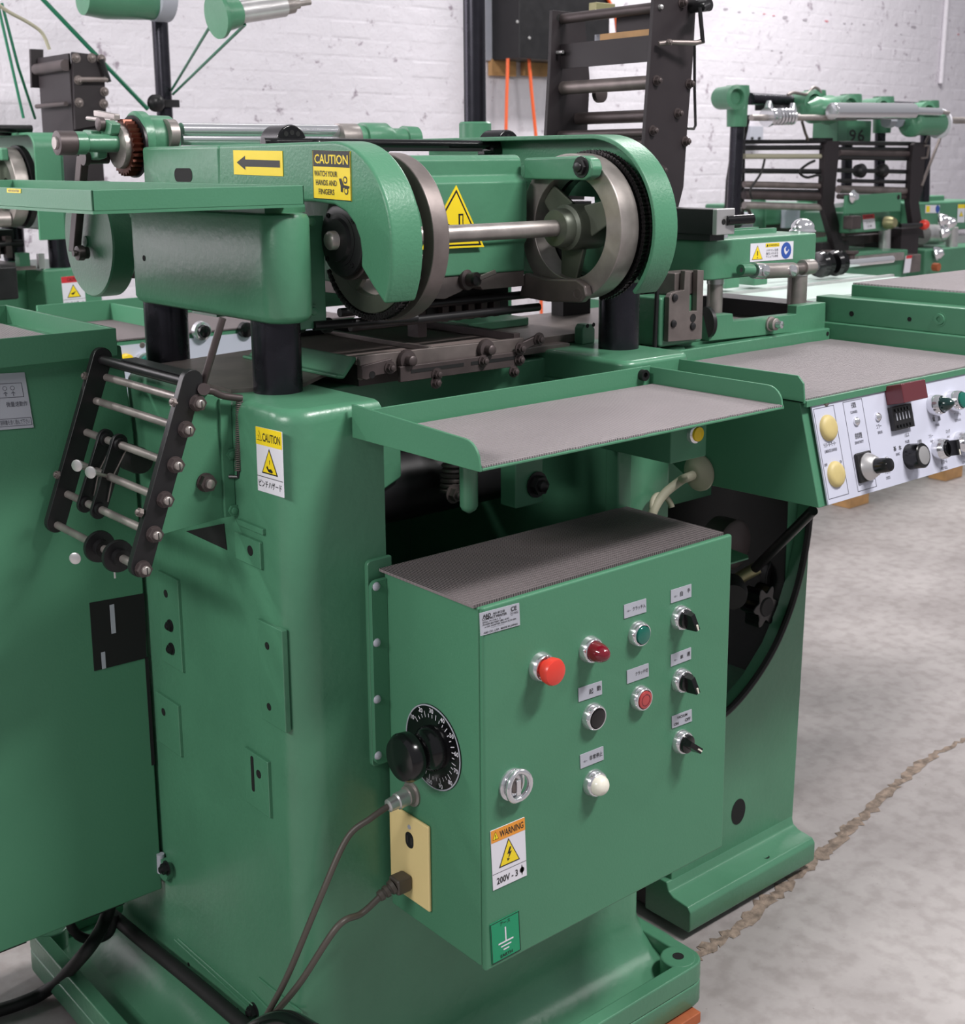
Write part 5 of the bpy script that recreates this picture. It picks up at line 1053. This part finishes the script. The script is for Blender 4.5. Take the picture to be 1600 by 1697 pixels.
# chrome feed rollers behind the head
fr2 = thing('feed_roller_pair', 'pair of bright chrome feed rollers behind the left arm', 'rollers', tuple(P(430, 250, 'Y', 1.0)))
for (x0, y0, x1, y1, r_) in ((300, 216, 575, 222, .0145), (300, 231, 560, 236, .0115)):
    a = P(x0, y0, 'Y', 1.0); c = P(x1, y1, 'Y', 1.0); part('roller', MB().cyl(a, (c.x, 1.0, a.z), r_, 24), CHROME, fr2)
a = P(306, 222, 'Y', .98); part('bearing_block', MB().cyl((a.x-.03, 1.0, a.z), (a.x-.012, 1.0, a.z), .028, 24), STEEL, fr2)
a = P(573, 226, 'Y', 1.0); part('journal', MB().lathe((a.x-.02, 1.0, a.z-.004), (1, 0, 0), [(0, .026), (.004, .030), (.05, .030), (.051, .027), (.06, .027), (.061, .033), (.12, .033), (.124, .030), (.14, .022), (.17, .022), (.171, .027), (.205, .026), (.208, .02)], 32), GREENC, fr2); part('steel_sleeve', MB().lathe((a.x-.022, 1.0, a.z-.004), (1, 0, 0), [(0, .020), (.0, .0305), (.045, .0306), (.046, .03)], 32), STEEL, fr2)
part('carrier', MB().box(a.x-.35, a.x+.25, .95, 1.05, 1.30, a.z-.04), GREENC, fr2)

# ================================================================== second press at the far left
OX, OY, OZ = -.035, 2.60, .04
sp2 = thing('far_press', 'second green press with a bearing ring and chain guard at the far left edge', 'press', (OX+.4, OY+.5, 0))
def spart(n, mb, m, z=0., **k):
    mb.v = [(x+OX, y+OY, zz+z) for x, y, zz in mb.v]; return part(n, mb, m, sp2, **k)
spart('bearing_ring', MB().ring((.505, SY, SZ), (1, 0, 0), .090, .1275, .043, 48), STEEL, OZ, bevel=.002, ang=60)
spart('wheel_web', MB().ring((.52, SY, SZ), (1, 0, 0), .03, .092, .012, 32), WEB, OZ)
spart('chain_band', MB().ring((.556, SY, SZ), (1, 0, 0), .09, .134, .018, 40), BLACK, OZ)
go = [(.86, SZ+.172)]+[(SY-.125-.05*math.sin(t), SZ+.122+.05*math.cos(t)) for t in [math.pi/2*k/8 for k in range(9)]]+[(SY-.165, SZ-.165)]
gi = [(SY-.155, SZ-.165)]+[(SY-.117-.05*math.sin(t), SZ+.114+.05*math.cos(t)) for t in [math.pi/2*k/8 for k in range(8, -1, -1)]]+[(.86, SZ+.164)]
spart('chain_guard', MB().prism(go+gi, 'X', .553, .645), GREEN, OZ, bevel=.002, ang=60)
spart('guard_cheek', MB().prism(go+[(SY-.10, SZ-.165), (SY+.05, SZ), (.86, SZ+.02)], 'X', .636, .644), GREEN, OZ)
spart('side_lug', MB().box(.478, .503, SY-.09, SY+.3, SZ+.085, SZ+.125), GREENC, OZ, bevel=.006); spart('lower_lug', MB().cyl((.30, SY-.05, SZ-.10), (.50, SY-.05, SZ-.10), .026, 20), STEEL, OZ)
spart('cross_shaft', MB().cyl((-.3, SY, SZ), (.54, SY, SZ), .0145, 20), STEEL, OZ)
spart('head_body', MB().prism(bprof, 'X', -.3, .44), GREENC, OZ, bevel=.004)
spart('top_bar', MB().cyl((-.4, .30, 1.665), (.60, .30, 1.665), .012, 12).cyl((-.4, .36, 1.655), (.60, .36, 1.655), .012, 12), BLACKG, OZ)
spart('crosshead', MB().prism(rrect(.655, .75, .31, .86, .04), 'Z', 1.375, 1.51), GREENC, bevel=.006)
for y in (.385, .80): spart('guide_pillar', MB().cyl((.70, y, 1.25), (.70, y, 1.385), .038, 28), PILM)
spart('gripper_gear', MB().box(.25, .56, .42, .60, 1.30, 1.38), BLACK); spart('gripper_rod', MB().cyl((-.2, .40, 1.335), (.58, .40, 1.335), .012, 10), BLACK)
for k in range(4): spart('gripper_tooth', MB().box(.40+.04*k, .42+.04*k, .39, .42, 1.29, 1.36), IRON)
spart('bed_plate', MB().box(-.3, .60, .35, .85, 1.25, 1.262), STEELD); spart('stop_block', MB().box(.55, .585, .36, .40, 1.262, 1.305), GREENC); spart('bright_clip', MB().box(.615, .635, .36, .38, 1.25, 1.30), ALU)
spart('right_upright', MB().box(.622, .822, .34, .80, .1, 1.25), GREENC, bevel=.01); spart('inner_frame', MB().box(-.3, .622, .50, .80, .1, 1.24), GREENC); spart('base', MB().box(-.35, .85, .2, .85, 0, .1), GREENC)
spart('foot_ledge', MB().box(.55, .90, .30, .345, .95, P(120, 524, 'Y', OY+.30).z), GREENC, bevel=.004)
caphead(sp2, P(148, 531, 'Y', OY+.30), NY, .018, .014)
a = P(28, 441, 'Y', OY+.20); c = P(28, 496, 'Y', OY+.20); spart('control_plate', MB().box(a.x-OX-.5, a.x-OX, .20, .50, c.z, a.z), BLACK, bevel=.006)
tl, tr, bl = [P(*q, 'Y', OY+.3398) for q in ((101, 459), (138, 456), (106, 511))]
d = Decal(sp2, 'caution_sticker', tl, tr, bl, WHITE); d.rect(0, 0, 1, .2, REDV); d.text('CAUTION', .55, .1, .11, INK, .6); d.tri(.5, .52, .62, .42, INK, YELLOW, .14); d.poly([(.36, .55), (.45, .53), (.60, .48), (.52, .56), (.45, .60)], INK, 'pictogram', .0004); d.rect(0, .73, 1, .74, INK); d.text('ピンチハザード', .5, .86, .1, INK, .85); d.done()
# its console with tray, seen between the pillars
c2 = thing('far_console', 'grey control panel of the far press seen between the two left pillars', 'console', (.9, 1.9, 1.0))
yk = 1.78; zt2 = P(370, 548, 'Y', yk).z
part('body', MB().box(P(172, 560, 'Y', yk).x, P(440, 545, 'Y', yk).x+.3, yk+.004, 2.2, P(280, 640, 'Y', yk).z-.12, zt2+.0), GREENS, c2, bevel=.002)
part('tray_mat', MB().box(P(172, 560, 'Y', yk).x, P(440, 545, 'Y', yk).x+.3, yk, 2.2, zt2, zt2+.004), MATD, c2); part('back_rim', MB().box(P(172, 560, 'Y', yk).x, P(440, 545, 'Y', yk).x+.3, 2.2, 2.21, zt2, zt2+.06), GREENS, c2)
part('side_plate', MB().box(P(235, 520, 'Y', 2.0).x, P(235, 520, 'Y', 2.0).x+.01, 1.85, 2.2, zt2, zt2+.05), GREENS, c2)
part('panel', MB().box(P(188, 560, 'Y', yk).x, P(440, 545, 'Y', yk).x+.3, yk-.003, yk+.004, P(280, 640, 'Y', yk).z-.10, zt2-.012), PANEL, c2)
for x, y, r_, m_ in ((332, 548, .026, CHROME), (405, 546, .022, BLACKG), (208, 597, .018, YELP), (237, 597, .022, CHROME)):
    p = P(x, y, 'Y', yk-.003); q = part('control_knob', MB().lathe(p, NY, [(0, r_), (.015, r_*.95), (.017, r_*.7)], 24), m_, c2)
    if m_ is CHROME: part('knob_cap', MB().lathe(p+NY*.016, NY, [(0, r_*.7), (.012, r_*.62), (.014, r_*.4)], 20), BLACKG if x > 300 else GRNL, q)
part('screw', MB().lathe(P(236, 572, 'Y', yk-.003), NY, [(0, .008), (.003, .006)], 12), STEELD, c2)
part('stand', MB().box(P(300, 560, 'Y', 2.0).x, P(300, 560, 'Y', 2.0).x+.4, 1.95, 2.15, 0, P(280, 640, 'Y', yk).z-.12), GREENS, c2)
# black box rack and column of the far press
fb = thing('far_web_rack', 'black box-shaped web rack with rods above the far press', 'roller rack', tuple(P(120, 215, 'Y', 3.08)))
part('side_plate', MB().prism([(p.x, p.z) for p in [P(x, y, 'Y', 3.10) for x, y in ((120, 86), (172, 92), (177, 205), (125, 215))]], 'Y', 3.10, 3.115), IRONP, fb, bevel=.001)
xw = P(120, 150, 'Y', 3.10).x
ylf = P(68, 150, 'X', xw).y
part('rear_plate', MB().box(xw, P(172, 150, 'Y', 3.10).x, ylf, ylf+.012, P(120, 260, 'Y', 3.10).z, P(120, 88, 'Y', 3.10).z), IRONP, fb)
part('face_plate', MB().box(xw, xw+.008, 3.115, ylf, P(120, 222, 'Y', 3.10).z, P(120, 88, 'Y', 3.10).z), IRONP, fb)
part('wing_plate', MB().prism([(p.x, p.z) for p in [P(x, y, 'Y', ylf+.02) for x, y in ((51, 81), (72, 82), (72, 146), (53, 145))]], 'Y', ylf+.02, ylf+.035), IRONP, fb)
for z_, r_ in ((108, .02), (172, .008)): p = P(118, z_, 'Y', 3.10); part('roller', MB().cyl((p.x-.012, 3.115, p.z), (p.x-.012, ylf, p.z), r_, 14), IRON, fb)
for q in ((126, 96), (130, 133), (131, 170), (152, 96), (168, 98), (173, 152), (172, 172)): bolt(fb, P(*q, 'Y', 3.10), NY, .012, .014, STEELD, 'rod_nut')
part('stay_rod', MB().tube([P(133, 132, 'Y', 3.08), P(178, 132, 'Y', 3.08)], .009, 8), STEELD, fb); part('crank_bar', MB().tube([P(168, 98, 'Y', 3.08), P(181, 136, 'Y', 3.08)], .009, 8), BLACK, fb); part('stand', MB().box(xw+.01, P(172, 150, 'Y', 3.10).x-.01, 3.12, ylf, 1.3, P(120, 205, 'Y', 3.10).z), IRONP, fb)
fc = thing('far_column', 'dark column with a belt idler standing behind the far press', 'column', tuple(P(279, 300, 'Y', 3.3)))
p = P(276, 240, 'Y', 3.3); part('tube', MB().cyl((p.x, 3.3, p.z-1.0), (p.x, 3.3, p.z+.8), .030, 24), PILM, fc)
q = P(257, 171, 'Y', 3.26); idl = part('idler_pulley', MB().lathe(q, NY, [(-.01, .024), (0, .032), (.008, .026), (.016, .032), (.022, .026), (.03, .014)], 24), BLACK, fc); part('idler_arm', MB().box(q.x, p.x+.04, 3.252, 3.268, q.z-.014, q.z+.014), BLACK, fc, bevel=.002)
q = P(265, -4, 'Y', 3.2); part('grey_disc', MB().lathe(q, NX, [(-.03, .085), (.03, .085)], 32), GREYP, fc); part('head_casting', MB().lathe(P(225, 2, 'Y', 3.2)+V((-.2, 0, 0)), (1, 0, 0), [(0, .06), (.08, .07), (.30, .06), (.34, .04)], 28), GREENC, fc)
ua = thing('unwind_spindle', 'green hub with a bright spindle reaching in from the top left', 'spindle', tuple(P(385, 30, 'Y', 2.0)))
a, c = P(388, 22, 'Y', 2.0), P(525, 2, 'Y', 2.0); dx = (c-a).normalized()
part('hub', MB().lathe(a-dx*.05, dx, [(0, .055), (.010, .055), (.014, .046), (.06, .040), (.065, .034)], 32), GREENC, ua); part('bright_sleeve', MB().lathe(a+dx*.012, dx, [(0, .031), (.152, .0305), (.154, .026)], 32), ALU, ua); part('end_nut', MB().lathe(a+dx*.166, dx, [(0, .025), (.03, .024), (.032, .014), (.05, .014), (.052, .008), (.09, .008)], 24), STEEL, ua)
part('flange', MB().lathe(a-dx*.052, dx, [(-.008, .03), (-.006, .062), (.004, .062)], 32), GREENC, ua)
for lb, pts in (('long green drive belt slanting down to the idler on the far column', ((60, -14), (72, 0), (160, 92), (245, 181))), ('upper green belt from the far column to the unwind hub', ((284, 150), (286, 147), (369, 9))), ('lower green belt from the far column to the unwind hub', ((287, 156), (406, 41))), ('left green belt hanging in the top left corner', ((-4, 5), (22, 120), (39, 196))), ('right green belt hanging in the top left corner', ((3, 5), (30, 110), (58, 196)))):
    lead('drive_belt', lb, [P(x, y, 'Y', 3.24 if x > 50 and pts[0][0] < 100 else ((3.27 if x < 300 else 2.0) if pts[0][0] > 200 else 3.0)) for x, y in pts], .008 if pts[0][0] == 60 else .0048, 'belt', BELT, 'green belts of the far press', 1)
lead('tan_cable', 'tan cable arching down to the black rack in the top left corner', [P(-5, 6, 'Y', 2.7), P(15, 20, 'Y', 2.7), P(48, 38, 'Y', 2.7), P(70, 55, 'Y', 2.7), P(82, 82, 'Y', 2.7)], .0055, 'cable', BEIGE)

# ================================================================== line of machines at the far right
BYK = 2.2
def bk(x, y, Y=BYK): return P(1180+x/3.81, 130+y/3.81, 'Y', Y)
def bcyl(x0, y0, x1, y1, r, Y=BYK, n=16, Y1=None): return MB().cyl(bk(x0, y0, Y), bk(x1, y1, Y if Y1 is None else Y1), r, n)
def bbox(x0, y0, x1, y1, Y, dep=.1):
    a, c = bk(x0, y0, Y), bk(x1, y1, Y); return MB().box(a.x, c.x, Y, Y+dep, c.z, a.z)
bf = thing('rear_web_frame', 'brown-black web frame with rods in the rear right line', 'roller frame', tuple(bk(500, 950)))
def slab(n_, pts, Y, t, m, par): return part(n_, MB().prism([(p.x, p.z) for p in [bk(x, y, Y) for x, y in pts]], 'Y', Y, Y+t), m, par, bevel=.002)
slab('frame_plate', ((150, 400), (215, 395), (205, 900), (95, 900), (110, 640)), BYK+.30, .02, BLACK, bf)
slab('frame_plate', ((220, 232), (250, 228), (215, 400), (180, 400)), BYK+.30, .02, IRONP, bf)
slab('frame_bar', ((715, 420), (735, 395), (808, 395), (800, 520), (775, 790), (850, 1110), (790, 1110), (700, 790), (712, 560)), BYK, .03, IRONP, bf)
slab('frame_bar', ((1275, 420), (1290, 403), (1355, 403), (1335, 700), (1310, 780), (1345, 1010), (1280, 990), (1250, 780), (1265, 520)), BYK, .03, IRONP, bf)
slab('frame_foot', ((850, 1000), (1290, 960), (1290, 1000), (850, 1060)), BYK+.05, .05, IRON, bf)
for y0, y1, r_, m_ in ((400, 398, .009, BLACK), (438, 436, .011, BLACK), (492, 492, .011, BEIGE), (583, 588, .011, BLACK), (668, 680, .014, STEELD), (705, 715, .008, BLACK), (735, 748, .020, IRON), (800, 815, .016, STEEL)):
    part('web_rod', bcyl(205, y0, 715, y1, r_, BYK+.10, Y1=BYK+.02), m_, bf)
for y0, y1, r_, m_ in ((408, 412, .010, BLACK), (445, 450, .010, BLACK), (470, 478, .016, IRON), (498, 504, .012, BLACK), (580, 590, .010, BLACK), (645, 655, .009, BLACK), (700, 712, .018, STEELD), (745, 750, .012, IRON)):
    part('web_rod', bcyl(800, y0, 1280, y1, r_, BYK+.03, Y1=BYK+.03), m_, bf)
for x in (935, 1075): part('rod_collar', MB().lathe(bk(x, 583, BYK+.03)+V((-.03, 0, 0)), (1, 0, 0), [(0, .012), (.01, .028), (.04, .034), (.05, .02), (.06, .012)], 18), BLACK, bf)
part('crank', MB().tube([bk(1340, 425), bk(1372, 425), bk(1360, 500), bk(1318, 505)], .006, 8), STEELD, bf)
part('cable', MB().tube([bk(650, 520), bk(600, 545), bk(555, 590), bk(600, 625), bk(680, 610), bk(690, 650)], .006, 8, 5), RUBBER, bf); part('cable', MB().tube([bk(335, 510), bk(310, 600), bk(245, 700), bk(255, 760)], .005, 8, 5), RUBBER, bf)
part('side_arm', bbox(640, 375, 765, 400, BYK+.06, .04), IRONP, bf)
part('foot', bbox(700, 1040, 860, 1200, BYK+.02, .05), IRONP, bf)
ru = thing('rear_unwind_rail', 'rear rail of green tee joints, chrome shafts and a long chrome roller', 'roller rail', tuple(bk(160, 700)))
part('post', bcyl(165, 250, 135, 900, .030, BYK+.1), PILM, ru)
for x, y0, y1 in ((165, 45, 305), (652, 75, 250), (880, 100, 210), (1085, 115, 345), (1372, 140, 320)):
    c = bk(x, y0, BYK+.1); z1 = bk(x, y1, BYK+.1).z
    tj = part('tee_joint', MB().lathe((c.x, BYK+.1, c.z), (0, 0, -1), [(0, .048), (.03, .052), (.05, .046), (c.z-z1, .042)], 24), GREENC, ru)
    pc_ = bk(x-35, y0+75, BYK+.02); part('tee_side', MB().lathe(pc_+V((.02, .08, 0)), V((-.3, -1, 0)), [(0, .046), (.12, .050), (.125, .034), (.10, .03)], 24), GREENC, tj)
    if x > 800: part('post', bcyl(x-20, y1-30, x-30, y1+500, .026, BYK+.16), PILM, ru)
part('rail', bcyl(240, 128, 620, 150, .026, BYK+.1), PILM, ru); part('rail', bcyl(680, 150, 1350, 175, .018, BYK+.16), PILM, ru)
part('joint', MB().lathe(bk(590, 195), (1, 0, 0), [(0, .03), (.05, .06), (.12, .055), (.17, .065), (.19, .06), (.24, .035)], 24), GREENC, ru)
part('long_roller', bcyl(760, 207, 1268, 207, .037, BYK-.1), CHROME, ru, bevel=.004); part('roller_shaft', bcyl(1268, 207, 1440, 212, .019, BYK-.1), CHROME, ru); part('roller_shaft', bcyl(1430, 212, 1495, 218, .010, BYK-.1), STEEL, ru)
part('slim_shaft', bcyl(250, 248, 910, 248, .013, BYK-.05), STEEL, ru); part('coil_spring', MB().spring(bk(370, 242, BYK-.05), bk(510, 240, BYK-.05), .028, .008, 7), CHROME, ru); part('spring_seat', MB().lathe(bk(345, 245, BYK-.05), (1, 0, 0), [(0, .04), (.012, .04), (.02, .025)], 20), CHROME, ru)
for x, y in ((362, 165), (512, 180)): part('bright_clip', MB().lathe(bk(x, y-25, BYK), (0, 0, -1), [(0, .01), (.03, .02), (.06, .02), (.08, .012)], 14), CHROME, ru)
part('dark_carrier', bbox(345, 165, 530, 205, BYK+.02, .06), BLACK, ru)
part('reel_disc', MB().lathe(bk(1430, 285, BYK-.05), (1, 0, 0), [(0, .07), (.012, .07)], 28), WHITE, ru); part('reel_hub', bcyl(1250, 285, 1430, 285, .055, BYK-.05), GREENC, ru); part('reel_hub', MB().lathe(bk(1245, 285, BYK-.05), (1, 0, 0), [(0, .05), (.01, .062), (.04, .062)], 28), GREENC, ru); part('reel_shaft', bcyl(1440, 265, 1620, 265, .016, BYK-.05), STEEL, ru)
for x in (1180, 1100): part('bright_nut', MB().lathe(bk(x, 270, BYK), (1, 0, 0), [(0, .03), (.05, .03)], 8), GREYP, ru)
part('wire', MB().tube([bk(480, 105), bk(520, 90), bk(600, 100), bk(640, 60), bk(670, 65), bk(690, 90)], .007, 8, 5), STEELD, ru); part('belt', MB().tube([bk(1390, 320), bk(1350, 410)], .006, 8), STEELD, ru); part('belt', MB().tube([bk(1465, 320), bk(1325, 680)], .007, 8), STEELD, ru)
part('cable', MB().tube([bk(570, 270), bk(590, 340), bk(610, 390)], .006, 8), CORD, ru)
nb = thing('numbered_box', 'green box marked 96 on the rear rail', 'gear box', tuple(bk(900, 400, BYK+.08)))
part('body', bbox(800, 262, 1005, 405, BYK+.08, .14), GREENC, nb, bevel=.004)
d = Decal(nb, 'number', bk(860, 320, BYK+.0798), bk(970, 320, BYK+.0798), bk(860, 398, BYK+.0798), GREENC, .001); d.text('9', .26, .5, 1., INK, .40); d.text('6', .74, .5, 1., INK, .40); d.done()
wbx = thing('junction_box', 'small pale junction box on the wall beside the rear rail post', 'junction box', tuple(bk(280, 390, WY-.07))); part('body', bbox(245, 300, 325, 390, WY-.07, .064), GREYP, wbx, bevel=.003); part('gland', bbox(255, 370, 265, 385, WY-.08, .01), BLACK, wbx); part('gland', bbox(300, 370, 310, 385, WY-.08, .01), BLACK, wbx)
b1_ = thing('rear_press', 'rear green press head behind the web frame', 'press', tuple(bk(500, 1150, 2.6)))
part('head', bbox(265, 800, 690, 905, 2.6, .3), GREENC, b1_, bevel=.01); part('post', bcyl(295, 760, 295, 960, .035, 2.55), GREENC, b1_); part('cap', MB().lathe(bk(605, 745, 2.65), (0, 0, -1), [(0, .03), (.02, .05), (.1, .05)], 20), GREENC, b1_)
part('hinge_plate', bbox(470, 830, 555, 940, 2.57, .03), PANEL, b1_, bevel=.002); part('under_plate', bbox(320, 905, 720, 1000, 2.65, .2), STEELD, b1_)
part('lower_body', bbox(150, 960, 780, 1500, 2.85, .2), GREENC, b1_)
part('valve', bbox(180, 850, 265, 950, 2.5, .1), GREYP, b1_, bevel=.01); part('hose', MB().tube([bk(130, 850, 2.4), bk(180, 825, 2.4), bk(230, 830, 2.4), bk(250, 880, 2.4)], .008, 8, 5), CORD, b1_); part('coil', MB().lathe(bk(150, 880, 2.4), NX, [(0, .05), (.06, .05)], 20), BLACK, b1_)
b2_ = thing('middle_rear_press', 'middle rear press with a slanted green cover plate', 'press', tuple(bk(1000, 1250, 2.1)))
slab('cover_plate', ((850, 740), (1200, 720), (1192, 838), (843, 855)), 2.08, .012, GREENS, b2_)
part('wing_nut', MB().lathe(bk(895, 745, 2.07), NY, [(0, .03), (.01, .02), (.02, .015)], 12), CHROME, b2_); hole(b2_, bk(1180, 750, 2.08), NY, .012)
part('column', bcyl(810, 800, 820, 940, .05, 2.3), GREENC, b2_); part('head', bbox(870, 850, 1120, 960, 2.15, .25), GREENC, b2_, bevel=.006)
d = Decal(b2_, 'red_sticker', bk(950, 862, 2.149), bk(1025, 855, 2.149), bk(960, 955, 2.149), WHITE); d.rect(0, 0, 1, .3, REDV); d.text('DANGER', .5, .15, .14, INK, .7); d.text('カバー', .5, .55, .14, INKG, .5); d.text('注意', .5, .8, .12, INKG, .4); d.done()
part('latch', bbox(890, 870, 945, 950, 2.1, .05), IRON, b2_, bevel=.004); part('brass_elbow', MB().lathe(bk(1100, 910, 2.13), NY, [(0, .03), (.03, .03), (.05, .02)], 12), BRASS, b2_)
part('bright_post', bcyl(1095, 950, 1090, 1120, .028, 2.2), ALU, b2_); part('inner_frame', bbox(840, 960, 1290, 1120, 2.42, .1), IRON, b2_)
part('bed', bbox(790, 1120, 1230, 1290, 2.06, .5), GREENC, b2_, bevel=.006); part('bed_strip', bbox(930, 1125, 1215, 1145, 2.03, .3), STEEL, b2_)
part('pedestal', bbox(600, 1230, 1230, 2300, 2.5, .3), GREENC, b2_); part('bracket', bbox(700, 1120, 850, 1260, 2.0, .15), GREENC, b2_, bevel=.006)
for x in (730, 880): part('t_screw', MB().lathe(bk(x, 1190, 2.0), (0, 0, 1), [(0, .015), (.05, .015), (.06, .03), (.07, .03)], 10), IRON, b2_)
b3_ = thing('end_rear_press', 'rear press at the right edge with a red ball knob', 'press', tuple(bk(1500, 1250, 2.1)))
part('head', bbox(1310, 785, 1700, 945, 2.3, .3), GREENC, b3_, bevel=.01); part('top_block', bbox(1310, 745, 1470, 790, 2.4, .2), GREENC, b3_, bevel=.006); part('column', bbox(1130, 790, 1300, 900, 2.4, .1), GREENC, b3_)
part('ball_knob', MB().lathe(bk(1325, 925, 2.1), (1, 0, 0), [(0, .003)]+[(.025-.025*math.cos(math.pi*k/12), .025*math.sin(math.pi*k/12)) for k in range(1, 12)]+[(.05, .003)], 24), REDP, b3_); part('knob_arm', bcyl(1190, 930, 1325, 925, .010, 2.1), BLACK, b3_)
d = Decal(b3_, 'warning_label', bk(1350, 800, 2.298), bk(1440, 800, 2.298), bk(1348, 850, 2.298), WHITE); d.rect(.05, .1, .3, .9, YELLOW); d.disc(.85, .5, .02, INKB); d.done()
d = Decal(b3_, 'caution_label', bk(1555, 795, 2.298), bk(1600, 795, 2.298), bk(1550, 910, 2.298), WHITE); d.rect(0, 0, 1, .22, YELLOW); d.tri(.5, .55, .6, .3, INK, YELLOW); d.done()
part('roller', bcyl(1330, 985, 1440, 985, .05, 2.25), ALU, b3_); part('bright_table', bbox(1340, 1010, 1700, 1070, 2.3, .3), ALU, b3_)
for x, y in ((1430, 900), (1480, 920), (1440, 980), (1400, 1110)): part('wing_nut', MB().lathe(bk(x, y, 2.15), V((.5, -1, .3)), [(0, .02), (.01, .035), (.03, .03), (.05, .015)], 8), CHROME, b3_)
part('post', bcyl(1520, 940, 1515, 1090, .03, 2.2), ALU, b3_); part('bed', bbox(1350, 1085, 1760, 1210, 2.15, .5), GREENC, b3_, bevel=.006); part('lower_bed', bbox(1300, 1195, 1760, 1330, 2.25, .5), GREENC, b3_, bevel=.006)
part('dark_frame', bbox(1200, 950, 1300, 1130, 2.15, .2), IRONP, b3_); part('clamp', bbox(1250, 1115, 1320, 1220, 2.05, .06), STEELD, b3_, bevel=.006)
d = Decal(b3_, 'hanging_tag', bk(1225, 1120, 2.04), bk(1265, 1115, 2.04), bk(1210, 1230, 2.04), WHITE); d.rect(.1, 0, 1, .18, REDV); d.done()
part('rust_bolt', MB().lathe(bk(1400, 1190, 2.1), NY, [(0, .02), (.03, .02)], 8), WOODR, b3_)
part('pedestal', bbox(1420, 1330, 1760, 2300, 2.7, .3), GREENC, b3_)
for q, lb in (((1420, 840), 'timber block on the floor below the panel, nearer the leg'), ((1578, 795), 'timber block on the floor below the panel, at the right edge')):
    p = P(*q, 'Z', 0); solo('timber_block', lb, 'wood block', MB().box(p.x-.055, p.x+.10, p.y, p.y+.10, 0, .10), WOOD, tuple(p), bevel=.003)
for a_x in (3.55, 4.3):
    pass
# conduit on the wall at the far right
p = P(1560, 130, 'Y', WY-.02); lead('wall_conduit', 'white painted conduit running up the wall at the right edge', [(p.x, WY-.02, P(1555, 138, 'Y', WY-.02).z), (p.x+.02, WY-.02, p.z+.8)], .02, 'conduit', WALL, sm=1)
